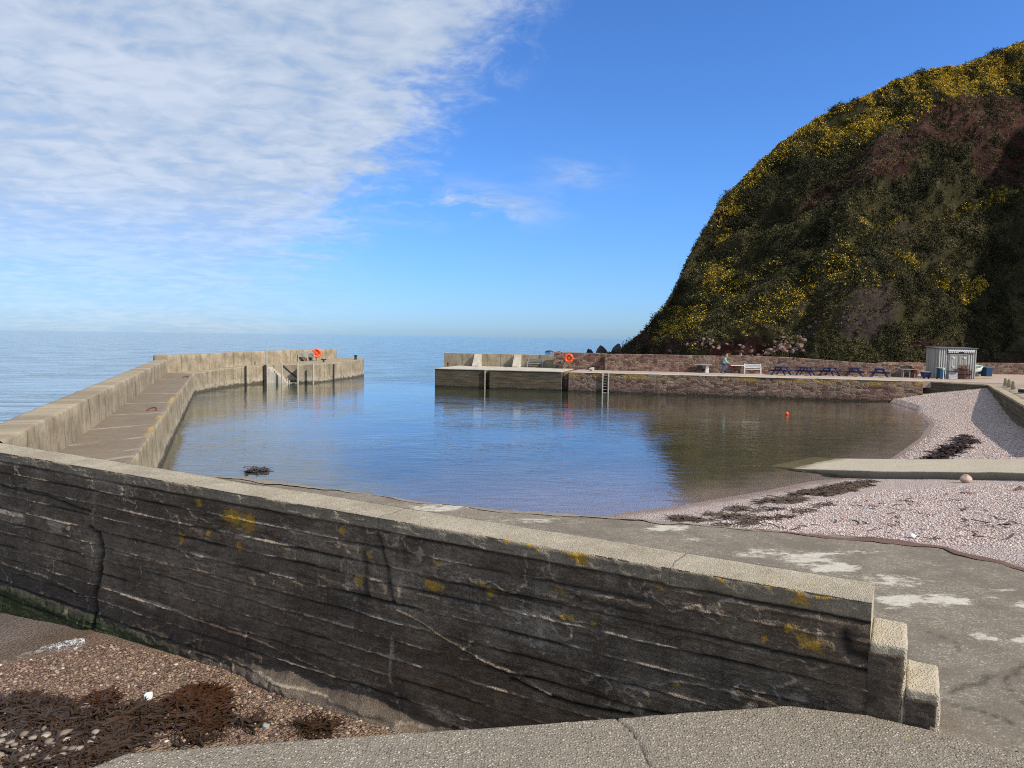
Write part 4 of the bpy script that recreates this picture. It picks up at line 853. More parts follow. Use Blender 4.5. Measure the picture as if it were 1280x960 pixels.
lad = MB(); c = onlip(757.2)
la, lb = c-QD*0.26-QN*0.10, c+QD*0.26-QN*0.10
for q in (la, lb): lad.box((q[0], q[1], 0.35), (0.11, 0.09, 3.0))
lad.build('ladder', M['steel'], quay, bevel=0.01)
lad_o = lad
rg = MB()
for k in range(11): rg.tube((*la, -1.0+k*0.26), (*lb, -1.0+k*0.26), 0.022, n=8)
rg.build('ladder_rung', M['steel'], quay)
# rear wall of the quay in three steps, each standing further forward
def rearline(x0, x1, off): 
    def f(x):
        a, b = np.array([4.5, 71.6]), np.array([38.0, 65.4]); d = ray(x, 460)
        k = (a[0]*(b-a)[1]-a[1]*(b-a)[0])/(d[0]*(b-a)[1]-d[1]*(b-a)[0]); return np.array([d[0]*k, d[1]*k])-QN*off
    return [tuple(f(x)) for x in np.linspace(x0, x1, 6)]
rw = root('boundary_wall', (0, 0, 0), 0, 'long red rubble stone wall running along the quay at the foot of the cliff', 'wall')
thick_wall('outer_length', rearline(692, 758, 0.1), 1.0, [3.48, 3.42], 1.3, M['stone2'], 0.05, rw)
thick_wall('main_length', rearline(757.5, 1108, 0.9), 1.0, [3.40, 3.44, 3.40, 3.46, 3.38, 3.12, 2.90], 0.7, M['stone2'], 0.05, rw)
thick_wall('lower_length', rearline(1108, 1137, 0.9), 1.0, [2.90, 2.84, 2.80], 0.7, M['stone2'], 0.05, rw)
bw = thick_wall('yard_wall', [(36.4, 69.8), (41, 71.5), (48, 73.0), (62, 72.0), (75, 66)], 1.0, [2.95, 2.9, 3.0, 3.1, 3.1], 0.6, M['stoneshade'], 0.05); tag(bw, 'dark shaded stone wall behind the shed and the boats', 'wall')
# ================================================================== the headland
SIL = [(760, 441), (775, 437), (800, 417), (830, 385), (845, 358), (857, 333), (868, 307), (880, 287), (892, 268), (902, 249), (920, 232), (938, 214), (955, 196), (975, 179), (1000, 161), (1030, 142), (1065, 127), (1100, 111), (1130, 101), (1165, 89), (1200, 80), (1240, 68), (1280, 56), (1350, 38), (1450, 20)]
BASEY = [(760, 92), (775, 90), (800, 84.5), (830, 80.5), (870, 77.5), (930, 75.5), (1000, 74), (1080, 73), (1130, 73.5), (1200, 76), (1240, 78), (1280, 80), (1350, 79), (1450, 74)]
def build_hill():
    cols = []
    xs = np.concatenate([np.linspace(757, 900, 110, endpoint=False), np.linspace(900, 1290, 260, endpoint=False), np.linspace(1290, 1450, 60)])
    sx = np.array([s[0] for s in SIL], float); sy = np.array([s[1] for s in SIL], float)
    ey = np.interp(xs, sx, sy); by = np.interp(xs, [b[0] for b in BASEY], [b[1] for b in BASEY])
    k = np.ones(9)/9; by = np.convolve(np.pad(by, 4, 'edge'), k, 'valid'); 
    bx, tan, dirs = [], [], []
    for x, y, Yb in zip(xs, ey, by):
        d = ray(x, y); h = math.hypot(d[0], d[1]); dirs.append((d[0]/h, d[1]/h)); tan.append(d[2]/h); bx.append(d[0]/d[1]*Yb)
    base = np.stack([np.array(bx), by], -1); dirs = np.array(dirs); tan = np.array(tan); dist = np.hypot(base[:, 0], base[:, 1])
    nv = 200; v = np.linspace(0, 1, nv)
    runk = np.interp(xs, [757, 830, 900, 1000, 1150, 1290], [0.55, 0.55, 0.55, 0.56, 0.60, 0.62])
    shape = 0.42*v+0.58*(1-(1-v)**1.9)                     # steep foot easing towards the top
    H = np.zeros(len(xs)); zb = np.interp(xs, [757, 795], [-1.6, 1.2])
    for i in range(len(xs)):
        lo, hi = 0.0, 160.0
        for _ in range(40):
            m = (lo+hi)/2; zz = zb[i]+m*shape; e = np.max((zz-CAMZ)/(dist[i]+m*runk[i]*v*1.0)); lo, hi = (m, hi) if e < tan[i] else (lo, m)
        H[i] = lo
    H = np.maximum(H, 0.2)
    # off to the right, outside the picture, the hill swings round towards the camera, made steep and tall to shade the cliff's right side
    ext = np.array([(base[-1][0], base[-1][1], H[-1]), (76, 66, 84), (83, 56, 92), (91, 42, 84), (100, 24, 70), (112, -5, 50)])
    ex = polyres(ext, 90)[1:]
    ed = np.stack([ex[:, 0], ex[:, 1]], -1); ed = ed/np.linalg.norm(ed, axis=1, keepdims=True)
    zb = np.r_[zb, np.full(len(ex), 1.2)]; base = np.vstack([base, ex[:, :2]]); dirs = np.vstack([dirs, ed]); H = np.r_[H, ex[:, 2]*(1+0.22*fbm(np.arange(len(ex))*0.11, np.zeros(len(ex))+4, 0, 4))]; runk = np.r_[runk, np.linspace(0.6, 0.36, len(ex))]
    px = np.r_[xs, 1450+np.arange(1, len(ex)+1)*8.0]
    # rows: skirt, face, brow and back
    back = np.array([0.12, 0.3, 0.6, 1.0, 1.6, 2.6]); n = len(px)
    rows = []; vv = []
    rows.append(np.column_stack([base-dirs*1.0, np.full(n, -4.0)])); vv.append(0*px)
    rows.append(np.column_stack([base-dirs*0.5, zb-0.6])); vv.append(0*px)
    for j in range(nv):
        rows.append(np.column_stack([base+dirs*(H*runk*v[j])[:, None], zb+H*shape[j]])); vv.append(0*px+v[j])
    steep = np.interp(px, [757, 900, 1050, 1200], [1.3, 1.0, 0.35, 0.10])
    for b in back:
        rows.append(np.column_stack([base+dirs*(H*runk*(1+b)+b*8)[:, None], np.maximum(zb+H*(1+0.16*np.minimum(b, .1))-steep*b*np.minimum(H, 30), -4.0)])); vv.append(0*px+1+b)
    G = np.array(rows); V = np.array(vv); PX = px[None, :]+0*V
    x, y, z = G[..., 0], G[..., 1], G[..., 2]
    u, w = proj(G.reshape(-1, 3)); u = u.reshape(V.shape); w = w.reshape(V.shape)
    # gullies and bulges leaning down to the left
    for k_ in range(1): pass
    q1 = x*0.80+z*0.62; q2 = -x*0.55+z*0.75
    size = np.clip(H/14, 0.10, 1)[None, :]
    face = sstep(0.0, 0.06, V)*sstep(1.30, 1.0, V)
    d = 3.4*fbm(q1*0.030+3, q2*0.09, y*0.02, 4)*sstep(1.02, 0.72, V)+(2.4*fbm(q1*0.08, q2*0.24, 5, 5)+1.3*(0.5-np.abs(fbm(q1*0.06+9, q2*0.16, 11, 4))*2.2))*(0.4+0.6*sstep(1.0, 0.85, V))+0.75*fbm(x*0.45, z*0.5, y*0.3, 5)
    ed = sstep(0.5, 0.85, V)*sstep(0.99, 0.9, V)*sstep(960, 1060, PX)
    d = d-ed*1.7*sstep(-0.2, 0.4, fbm(q1*0.05, q2*0.05, 8, 3)+0.3)       # bare hollow under the brow
    nrm = np.stack([-dirs[:, 0]*0.85, -dirs[:, 1]*0.85, np.full(n, 0.5)], -1)[None]
    G = G+nrm*(d*size*face)[..., None]
    def ell(cx, cy, rx, ry, a=1.0, rot=0.0):
        c, s = math.cos(rot), math.sin(rot); dx, dy = u-cx, w-cy; return a*np.exp(-((dx*c+dy*s)/rx)**2-((-dx*s+dy*c)/ry)**2)
    nz = fbm(x*0.16, y*0.16, z*0.16, 5); nf = fbm(x*0.5, y*0.5, z*0.5, 4)
    r = np.zeros_like(u)
    for a in ((1210, 150, 110, 34, 1.0, -0.18), (1090, 205, 110, 32, 0.9, -0.55), (1270, 185, 60, 40, 1.0, -0.1), (1020, 240, 55, 22, 0.7, -0.6), (830, 425, 55, 16, 1.0, 0.1), (930, 440, 60, 12, 0.8, -0.2), (1160, 428, 40, 9, 0.7), (1250, 450, 60, 8, 0.7), (905, 262, 20, 10, .6, -.9)): r = np.maximum(r, ell(*a))
    rock = sstep(0.30, 0.55, r+0.35*nz)*sstep(1.02, 0.9, V)
    s_ = np.zeros_like(u)
    for a in ((1080, 400, 60, 30, 0.8, -0.5), (1010, 415, 45, 14, 0.7, -0.6), (1115, 285, 40, 9, 0.7, -0.35), (1150, 320, 30, 9, 0.55), (1185, 390, 40, 25, 0.4)): s_ = np.maximum(s_, ell(*a))
    scree = sstep(0.35, 0.6, s_+0.3*nz)
    yel = np.zeros_like(u)
    for a in ((905, 345, 50, 40, 0.75, -0.8), (850, 395, 45, 26, 0.75, -0.7), (960, 330, 60, 14, 0.7, -0.55), (990, 375, 60, 35, 0.62, -0.6), (945, 385, 40, 20, 0.55, -0.6), (1040, 340, 40, 30, 0.6, -0.8), (1110, 280, 26, 8, 0.9, -0.2), (1085, 285, 20, 6, 0.8, 0), (1215, 355, 24, 10, 1.0, -0.7), (1190, 350, 22, 8, 0.75, -0.2), (1205, 252, 60, 9, 0.6, -0.2),
              (1130, 330, 18, 8, .5), (1240, 235, 35, 8, .7, -.2), (1010, 300, 25, 8, .65, -.4), (915, 250, 26, 10, 0.85, -0.8), (905, 285, 20, 8, 0.6, -0.8), (1075, 425, 14, 10, .5), (870, 440, 50, 8, 0.3), (1150, 145, 60, 9, 0.8, -0.5), (1130, 160, 45, 8, 0.6, -0.5), (1000, 235, 30, 7, 0.5, -0.7)): yel = np.maximum(yel, ell(*a))
    brow = sstep(0.80, 0.93, V)*sstep(880, 960, PX)+0.45*sstep(0.62, 0.8, V)*sstep(880, 960, PX)
    yel = np.maximum(yel*0.86, brow*1.15)-0.30*np.maximum(fbm(x*0.30, y*0.30, z*0.30+5, 4), -0.2)
    veg = 1-np.maximum(rock*0.8, scree*0.7)
    o = grid_mesh('hill', G, M['hill'], attrs=dict(rock=rock, scree=scree)); tag(o, kind='structure')
    return G, V, PX, yel+0.45*nz, veg, nf, u, w
HG, HV, HPX, HYEL, HVEG, HNF, HU, HW = build_hill()

def scatter_hill():
    """gorse, scrub and grass growing all over the slope: clumps of small leaf-sized faces"""
    G = HG; ny, nx = G.shape[:2]
    a, b, c = G[:-1, :-1], G[1:, :-1], G[:-1, 1:]
    nr = np.cross(c-a, b-a); area = np.linalg.norm(nr, axis=-1); nr = nr/np.maximum(area, 1e-9)[..., None]; nr = np.where(nr[..., 2:3] < 0, -nr, nr)
    pxm = HPX[:-1, :-1]; Vm = HV[:-1, :-1]
    ok = (pxm < 1400) & (Vm < 1.10) & (np.arange(ny-1)[:, None] > 2)
    def sample(wt, n):
        p = (wt*area*ok).ravel(); p /= p.sum(); i = rng.choice(p.size, n, p=p); r1, r2 = rng.random((2, n, 1))
        A, B, C = a.reshape(-1, 3)[i], b.reshape(-1, 3)[i], c.reshape(-1, 3)[i]
        return A+(B-A)*r1+(C-A)*r2, nr.reshape(-1, 3)[i], HYEL[:-1, :-1].ravel()[i]
    def clumps(C, Nn, rad, leaves, leaf, flat=0.7, droop=0.0):
        n = len(C); rad = rad[:, None]
        d = rng.normal(size=(n, leaves, 3)); d /= np.linalg.norm(d, axis=-1, keepdims=True)
        r = rng.random((n, leaves, 1))**0.45
        pos = d*r*rad[..., None]*np.array([1, 1, flat])
        h = (pos*Nn[:, None, :]).sum(-1, keepdims=True); pos = np.where(h < 0, pos-1.6*h*Nn[:, None, :], pos)
        cen = C[:, None, :]+pos+0.15*rad[..., None]*Nn[:, None, :]
        t = rng.normal(size=(n, leaves, 3)); t /= np.linalg.norm(t, axis=-1, keepdims=True); t = t*0.8+d*0.6
        e2 = np.cross(t, rng.normal(size=t.shape)); e2 /= np.linalg.norm(e2, axis=-1, keepdims=True); t /= np.linalg.norm(t, axis=-1, keepdims=True)
        sz = leaf*(0.6+0.8*rng.random((n, leaves, 1)))
        q = np.stack([cen-t*sz-e2*sz*0.55, cen+t*sz*0.2-e2*sz*0.8, cen+t*sz*1.2, cen+e2*sz*0.8], 2)
        return q.reshape(-1, 3)
    def mk(name, Q, mat, mi=None):
        return big_mesh(name, Q, np.arange(len(Q)).reshape(-1, 4), mat, None, False, mi=mi)
    veg = HVEG[:-1, :-1]; yel = HYEL[:-1, :-1]; far = sstep(1300, 1260, pxm)*0.85+0.15
    dens = 0.35+0.65*sstep(-0.25, 0.25, HNF[:-1, :-1])
    # dark scrub everywhere
    C, Nn, _ = sample(veg*dens*far*(1-0.75*sstep(0.83, 0.92, Vm)*sstep(930, 1000, pxm)), 16000); rad = 0.16+0.42*rng.random(len(C))**1.8
    Q1 = clumps(C, Nn, rad, 14, 0.058); C, Nn, _ = sample(veg*dens*sstep(0.1, 0.35, HNF[:-1, :-1])*far, 1500); Q2 = clumps(C, Nn, 0.5+0.55*rng.random(len(C)), 90, 0.065, 0.8)
    o = mk('scrub', np.vstack([Q1, Q2]), M['scrub']); tag(o, 'dark green scrub growing all over the shaded cliff', 'scrub', kind='stuff')
    C, Nn, _ = sample((0.10+veg)*(1.2-dens)*far, 30000); rad = 0.14+0.26*rng.random(len(C))
    o = mk('grass', clumps(C, Nn, rad, 10, 0.060, 0.4), M['grass']); tag(o, 'coarse olive grass tufts on the cliff', 'grass', kind='stuff')
    # gorse: green bushes with a share of yellow flowers
    C, Nn, yv = sample(np.maximum(veg, 0.25)*sstep(0.22, 0.62, yel)*far, 15000); rad = 0.18+0.42*rng.random(len(C))**1.6
    L = 26; Q = clumps(C, Nn, rad, L, 0.056)
    nq = len(Q)//4; cen = Q.reshape(-1, 4, 3).mean(1); own = np.repeat(np.arange(len(C)), L)
    hh = ((cen-C[own])*Nn[own]).sum(-1)/rad[own]
    fl = (hh+0.5*rng.random(nq) > np.repeat(0.80-0.20*(C[:, 2] > 30)-0.45*sstep(-0.05, 0.4, fbm(C[:, 0]*0.25, C[:, 1]*0.25, C[:, 2]*0.5, 4)), L)) & (np.repeat(rng.random(len(C)) < 0.72, L))
    o = mk('gorse', Q, [M['gorse'], M['flower']], fl.astype(np.int32)); tag(o, 'yellow flowering gorse covering the brow and slopes of the headland', 'gorse', kind='stuff')
scatter_hill()
# ================================================================== rocks
def rock_mesh(name, r, seed, mat, parent=None, sub=3, flat=(1, 1, 0.75), amp=0.35, cuts=6):
    bm = bmesh.new(); bmesh.ops.create_icosphere(bm, subdivisions=sub, radius=1.0)
    V = np.array([v.co[:] for v in bm.verts]); rs = np.random.default_rng(seed)
    for _ in range(cuts+5):
        n = rs.normal(size=3); n /= np.linalg.norm(n); c = 0.55+0.3*rs.random(); d = V@n; V = np.where((d > c)[:, None], V-(d-c)[:, None]*n*0.92, V)
    V = V*(1+amp*0.4*fbm(V[:, 0]*1.3+seed, V[:, 1]*1.3, V[:, 2]*1.3, 4))[:, None]
    V = V*np.array(flat)*r
    for v, p in zip(bm.verts, V): v.co = p
    me = bpy.data.meshes.new(name); bm.to_mesh(me); bm.free()
    return link(name, me, mat, parent)
RP = [rock_mesh('boulder', 1.0, s, M['palerock'] if s % 3 else M['rock'], None, 3, (1, 0.85+0.05*(s % 3), 0.8), 0.5, 16) for s in (11, 12, 13, 14)]
protos = [o.data for o in RP]
for o in RP: bpy.data.objects.remove(o)
def hill_at(x, y):
    k = np.argmin((HU-x)**2+(HW-y)**2+1e4*(HV > 1)); i, j = np.unravel_index(k, HU.shape); return HG[i, j]
spots = [(948, 438, .5), (953, 441, .6), (959, 436, .45), (964, 440, .7), (969, 434, .55), (972, 440, .6), (977, 436, .7), (981, 441, .6), (985, 437, .65), (989, 441, .5), (994, 438, .6), (999, 434, .8), (1003, 439, .7), (968, 428, .45), (975, 426, .4), (983, 429, .5), (990, 431, .45), (1004, 428, .5), (942, 442, .45), (935, 443, .4), (1013, 408, .4), (1020, 405, .35), (1008, 413, .35), (1030, 401, .3), (1025, 407, .3), (925, 443, .35), (1000, 421, .4), (979, 421, .35)]
for i, (x, y, r) in enumerate(spots):
    p = hill_at(x, y); o = bpy.data.objects.new('boulder', protos[i % 4]); COL.objects.link(o)
    o.location = (p[0], p[1], p[2]+r*0.15); o.scale = (r*random.uniform(.55, 0.95),)*3; o.rotation_euler = (random.uniform(-.4, .4), random.uniform(-.4, .4), random.uniform(0, 6.3))
    tag(o, 'pale pink boulder in the rockfall heap at the foot of the cliff', 'boulder', 'rockfall boulders behind the quay wall')
rr = random.Random(5)
for i in range(34):                                           # small red rubble strewn along the top of the wall
    x = rr.uniform(838, 985); p = hill_at(x, 442.5-rr.random()**2*9); o = bpy.data.objects.new('rubble_block', protos[i % 4]); COL.objects.link(o)
    r = rr.uniform(.14, .34); o.location = (p[0]-0.3, p[1]-0.6, p[2]+r*0.5+0.1); o.scale = (r, r*rr.uniform(.7, 1), r*rr.uniform(.6, .9)); o.rotation_euler = (rr.random(), rr.random(), rr.uniform(0, 6))
    tag(o, 'small reddish rubble block along the foot of the cliff behind the wall', 'rock', 'rubble strewn at the cliff foot')
# low dark ledges running out from the point, and two skerries with surf
for (x, y, Yd, r, fl, lab) in ((772, 436.5, 96, 1.5, (1.2, .8, .75), 'tallest dark rock at the tip of the headland, against the sea'), (763, 437.5, 98, 1.2, (1.5, .8, .6), 'dark rounded rock just left of the headland tip'), (754, 438.3, 100, 0.9, (1.9, .8, .55), 'low dark rock ledge, third out from the headland tip'), (744, 438.5, 103, 1.0, (1.5, .7, .6), 'low dark rock out beyond the others off the headland'), (735, 438.5, 108, 0.6, (1.6, .8, .5), 'smallest dark rock, farthest out of the row off the headland')):
    p = PY(x, {772: 433.0, 763: 435.2, 754: 437.0, 744: 437.4, 735: 438.2}[x], Yd); r = max(p[2], 0.6)*1.12; o = rock_mesh('shore_rock', r, int(x), M['darkrock'], None, 3, (0.26*fl[0], 0.5, 1.0), 0.5); o.location = (p[0], p[1], 0.0); tag(o, lab, 'rock')
for (x, Yd, rx, lab) in ((687, 232, 4.2, 'low black skerry in the sea above the life ring, surf at its foot'), (698, 232, 2.4, 'small black skerry just right of the larger one, surf at its foot')):
    p = PY(x, 436, Yd); o = rock_mesh('skerry', rx*0.30, int(x), M['darkrock'], None, 3, (1.4, .8, .55)); o.location = (p[0], p[1], 0.0); tag(o, lab, 'rock')
def surf(px0, px1, Yd, h, seed, lab):
    a, b = PY(px0, 436, Yd), PY(px1, 436, Yd); n = 70; V = []
    for i in range(n):
        f = i/(n-1); p = a+(b-a)*f
        for j in range(9):
            v = j/8*2-1; env = math.sin(math.pi*f)**0.6
            V.append((p[0], p[1]+v*1.6*env-0.5, -0.05+h*env*(1-v*v)*(0.7+0.9*float(vnoise(np.array([i*0.35]), np.array([j*0.6+seed]))[0]))))
    o = grid_mesh('surf', np.array(V).reshape(n, 9, 3), MFOAM, attrs=dict(amount=np.ones((n, 9)))); tag(o, lab, 'surf', kind='stuff')
surf(684, 705, 229, 0.30, 1.0, 'thin line of white surf breaking around the black skerries')
# ================================================================== seaweed and stones of the beaches
def ribbons(name, C, L, W, mat, label, lift=0.03, curl=0.6, seg=4):
    n = len(C); a = rng.random(n)*2*math.pi; k = rng.normal(size=n)*curl; P_ = C.copy(); V = []
    tilt = rng.normal(size=n)*0.3; hh = np.zeros(n)
    for j in range(seg+1):
        s = np.stack([-np.sin(a), np.cos(a), tilt], -1)*(W*(1-0.25*j/seg))[:, None]
        V.append(np.stack([P_-s, P_+s], 1)); st = L/seg; P_ = P_+np.stack([np.cos(a)*st, np.sin(a)*st, (lift*math.sin(math.pi*(j+0.5)/seg)-lift*(j+0.5)/seg*0.9)*rng.random(n)], -1); a = a+k
    V = np.stack(V, 1); m = (seg+1)*2; b = (np.arange(n)*m)[:, None, None]
    f = np.array([[2*j, 2*j+1, 2*j+3, 2*j+2] for j in range(seg)])[None]
    o = big_mesh(name, V.reshape(-1, 3), (f+b).reshape(-1, 4), mat, None, True); return tag(o, label, 'seaweed', kind='stuff')
def on_ground(pts): h, _, _ = ground_z(pts[:, 0], pts[:, 1]); return np.column_stack([pts[:, :2], h])
def blob(px, n, z=0.2):                         # random points inside an outline on the beach
    poly = [tuple(P(x, y, z)[:2]) for x, y in px]; q = np.array(poly); lo, hi = q.min(0), q.max(0); out = np.zeros((0, 2))
    while len(out) < n:
        c = lo+(hi-lo)*rng.random((n*2, 2)); nn = fbm(c[:, 0]*2.2, c[:, 1]*2.2, 2.2, 4); c = c[inpoly(c[:, 0], c[:, 1], poly) & (nn > 0.03+0.4*(rng.random(len(c))-0.5))]; out = np.vstack([out, c])
    return out[:n]
w1 = np.vstack([blob([(-30, 935), (0, 912), (60, 905), (150, 893), (215, 893), (250, 905), (400, 905), (420, 920), (330, 926), (160, 942), (100, 970), (-30, 985)], 2500), blob([(-30, 890), (0, 868), (40, 872), (75, 886), (60, 902), (-30, 908)], 1300)])
c = on_ground(w1); c[:, 2] += 0.01+0.07*rng.random(len(c))*sstep(-0.3, 0.3, fbm(c[:, 0]*1.5, c[:, 1]*1.5, 5))
ribbons('seaweed', c, 0.14+0.30*rng.random(len(c)), 0.006+0.012*rng.random(len(c)), M['weed'], 'dark tangled wrack of seaweed below the concrete platform at bottom left', 0.05)
w2 = np.vstack([blob([(212, 885), (225, 868), (250, 858), (275, 868), (288, 888), (270, 908), (235, 912)], 1900), blob([(118, 876), (130, 868), (158, 866), (160, 876), (140, 880)], 350)])
c = on_ground(w2); c[:, 2] += 0.05*rng.random(len(c))
ribbons('seaweed', c, 0.10+0.20*rng.random(len(c)), 0.008+0.012*rng.random(len(c)), M['weedbrown'], 'reddish brown kelp clump lying against the foot of the dark wall', 0.04)
w3 = np.vstack([blob([(860, 655), (840, 645), (900, 636), (960, 622), (1030, 606), (1092, 597), (1100, 603), (1070, 614), (1015, 624), (985, 640), (940, 648), (915, 658)], 2100, 0.3), blob([(880, 662), (930, 650), (1060, 622), (1000, 645), (940, 662)], 260, 0.5), blob([(930, 660), (1100, 605), (1280, 610), (1280, 700), (1090, 672)], 90, 0.9)])
c = on_ground(w3); c[:, 2] += 0.005+0.014*rng.random(len(c))
ribbons('seaweed', c, 0.18+0.3*rng.random(len(c)), 0.012+0.02*rng.random(len(c)), simple('drying_seaweed', (0.095, 0.062, 0.036), 0.7, 0.6, 3), 'olive brown line of seaweed along the water edge of the harbour beach', 0.03)
w4 = np.vstack([blob([(1135, 572), (1160, 560), (1185, 548), (1215, 541), (1218, 547), (1195, 558), (1165, 570)], 700, 0.6), blob([(1195, 536), (1212, 532), (1215, 535), (1200, 540)], 120, 0.8)])
c = on_ground(w4); c[:, 2] += 0.02+0.05*rng.random(len(c))
ribbons('seaweed', c, 0.25+0.35*rng.random(len(c)), 0.02+0.03*rng.random(len(c)), M['weed'], 'short dark streaks of seaweed on the shingle beyond the slipway', 0.08)
c = np.array([P(322+dx, 589+dy, 0.0) for dx, dy in zip(rng.normal(size=160)*5, rng.normal(size=160)*1.6)]); c[:, 2] = 0.01
ribbons('seaweed', c, 0.2+0.2*rng.random(160), 0.02+0.02*rng.random(160), M['weed'], 'small dark patch of seaweed floating alone in the harbour', 0.06)
# submerged weed showing through the shallow water
def pebbles(name, C, R, label, cols, mats):
    n = len(C); bm = bmesh.new(); bmesh.ops.create_icosphere(bm, subdivisions=1, radius=1.0); U = np.array([v.co[:] for v in bm.verts]); F_ = np.array([[v.index for v in f.verts] for f in bm.faces]); bm.free()
    S = np.stack([0.8+0.5*rng.random(n), 0.7+0.4*rng.random(n), 0.4+0.3*rng.random(n)], -1)*R[:, None]; a = rng.random(n)*6.283
    V = U[None]*S[:, None]*(1+0.14*rng.normal(size=(n, len(U), 1))); x = V[..., 0]*np.cos(a)[:, None]-V[..., 1]*np.sin(a)[:, None]; y = V[..., 0]*np.sin(a)[:, None]+V[..., 1]*np.cos(a)[:, None]
    V = np.stack([x, y, V[..., 2]], -1)+C[:, None]
    tone = np.repeat(rng.random(n), len(U)); m, nt, out = newmat(name+'_stone')
    finish(nt, out, mixc(nt, 0.35, ramp(nt, attr(nt, 'tone'), cols), noise(nt, wpos(nt), 30, 4), 'MULTIPLY'), 0.75, None, 0.3)
    o = big_mesh(name, V.reshape(-1, 3), (F_[None]+(np.arange(n)*len(U))[:, None, None]).reshape(-1, 3), m, None, True, attrs=dict(tone=tone)); return tag(o, label, 'pebbles', kind='stuff')
pk = [(0, (0.34, 0.22, 0.185)), (0.2, (0.52, 0.38, 0.33)), (0.5, (0.66, 0.515, 0.455)), (0.75, (0.74, 0.62, 0.55)), (0.95, (0.80, 0.70, 0.63)), (1, (0.92, 0.87, 0.80))]
def beach_pts(n, px, z):
    poly = [tuple(P(x, y, z)[:2]) for x, y in px]; q = np.array(poly); lo, hi = q.min(0), q.max(0); out = np.zeros((0, 2))
    while len(out) < n: c = lo+(hi-lo)*rng.random((n*2, 2)); out = np.vstack([out, c[inpoly(c[:, 0], c[:, 1], poly)]])
    return on_ground(out[:n])
c = beach_pts(32000, [(770, 648), (900, 629), (1000, 607), (1100, 594), (1320, 600), (1360, 640), (1360, 740), (1280, 712), (1090, 678), (900, 662)], 0.9); c = c[c[:, 2] > 0.05]; R = 0.011+0.022*rng.random(len(c))**2.4; c[:, 2] += R*0.15
pebbles('pebbles', c, R, 'pink and grey pebbles of the beach between the apron and the slipway', pk, None)
c = np.column_stack([13+25*rng.random(60000), 27+32*rng.random(60000)]); hq, dq, lq = ground_z(c[:, 0], c[:, 1]); c = np.column_stack([c, hq])[(dq > 0.15) & ~lq & (hq < 1.68) & (hq > 0.03)][:22000]; R = 0.018+0.034*rng.random(len(c))**2; c[:, 2] += R*0.15
pebbles('pebbles', c, R, 'pink and grey pebbles of the bank beyond the slipway', pk, None)
dk_ = [(0, (0.05, 0.035, 0.03)), (0.3, (0.14, 0.075, 0.055)), (0.55, (0.24, 0.15, 0.115)), (0.85, (0.36, 0.24, 0.16)), (0.985, (0.42, 0.34, 0.27)), (1, (0.72, 0.68, 0.6))]
c = beach_pts(17000, [(-60, 835), (100, 806), (140, 800), (300, 838), (520, 912), (420, 940), (140, 950), (60, 985), (-60, 985)], 0.1); c = c[ts(c[:, 0], c[:, 1])[1] > 0.05]; R = 0.006+0.026*rng.random(len(c))**3.5; c[:, 2] += R*0.1
pebbles('pebbles', c, R, 'wet reddish pebbles on the small beach below the dark wall', dk_, None)
c = beach_pts(130, [(-60, 935), (0, 915), (90, 905), (130, 925), (60, 985), (-60, 985)], 0.2); R = 0.02+0.06*rng.random(len(c))**2; c[:, 2] += 0.02+R*0.4
pebbles('pebbles', c, R, 'pale stones showing among the seaweed at the bottom left corner', [(0, (0.20, 0.15, 0.12)), (0.6, (0.28, 0.22, 0.17)), (1, (0.44, 0.38, 0.31))], None)
def stone(x, y, z, r, seed, mat, label, fl=(1.2, .8, .6)):
    o = rock_mesh('stone', r, seed, mat, None, 3, fl, 0.4, 9); p = P(x, y, z); h = ground_z(np.array([p[0]]), np.array([p[1]]))[0][0]
    p = P(x, y, h+r*0.2); o.location = (p[0], p[1], h+r*fl[2]*0.55); o.rotation_euler = (0, 0, seed*1.7); tag(o, label, 'stone')
stone(186, 872, 0.15, 0.085, 3, M['white'], 'white oval stone alone on the wet beach below the dark wall')
stone(105, 885, 0.2, 0.075, 4, M['rock'], 'rounded red stone near the seaweed on the wet beach')
stone(332, 910, 0.15, 0.075, 5, M['grey'], 'grey cobble beside the platform edge on the wet beach')
stone(296, 902, 0.15, 0.085, 6, M['palerock'], 'long pinkish cobble right of the brown kelp clump')
stone(206, 901, 0.15, 0.05, 7, M['palerock'], 'small pale cobble left of the brown kelp clump')
stone(1207, 602, 0.6, 0.23, 23, simple('orange_white_stone', (0.62, 0.42, 0.32), 0.9, 0.6, 3), 'large orange and white boulder sitting in front of the slipway side', (1.1, .9, .8))
stone(1213, 617, 0.6, 0.17, 9, M['rock'], 'flat dark red stone below the orange and white boulder', (1.6, .9, .4))
stone(1140, 671, 1.1, 0.10, 10, M['white'], 'small white stone at the beach edge of the concrete apron')
stone(1092, 632, 0.9, 0.11, 11, M['rock'], 'reddish stone lying by itself in the middle of the shingle', (1.4, .9, .4))
stone(1276, 612, 0.8, 0.16, 15, M['palerock'], 'pale stone at the right edge of the shingle')
# ================================================================== quay furniture
def foot(x, y, z=ZQ+0.04): return P(x, y, z)
def picnic_table():
    t = root('picnic_table'); m = M['blue']
    b = MB()
    for k in range(5): b.box((0, -0.30+k*0.15, 0.73), (1.5, 0.14, 0.07))
    b.build('table_top', m, t, bevel=0.006)
    for s in (-1, 1):
        b = MB()
        for k in range(2): b.box((0, s*(0.60+k*0.14), 0.44), (1.5, 0.135, 0.07))
        b.build('bench_seat', m, t, bevel=0.006)
    for x in (-0.55, 0.55):
        for s in (-1, 1): b = MB(); b.bar((x, s*0.22, 0.71), (x, s*0.66, 0.0), 0.15, 0.07); b.build('leg', m, t)
        b = MB(); b.box((x+0.055, 0, 0.40), (0.05, 1.52, 0.10)); b.build('cross_bar', m, t); b = MB(); b.box((x+0.052, 0, 0.69), (0.05, 0.7, 0.08)); b.build('top_batten', m, t)
    return t
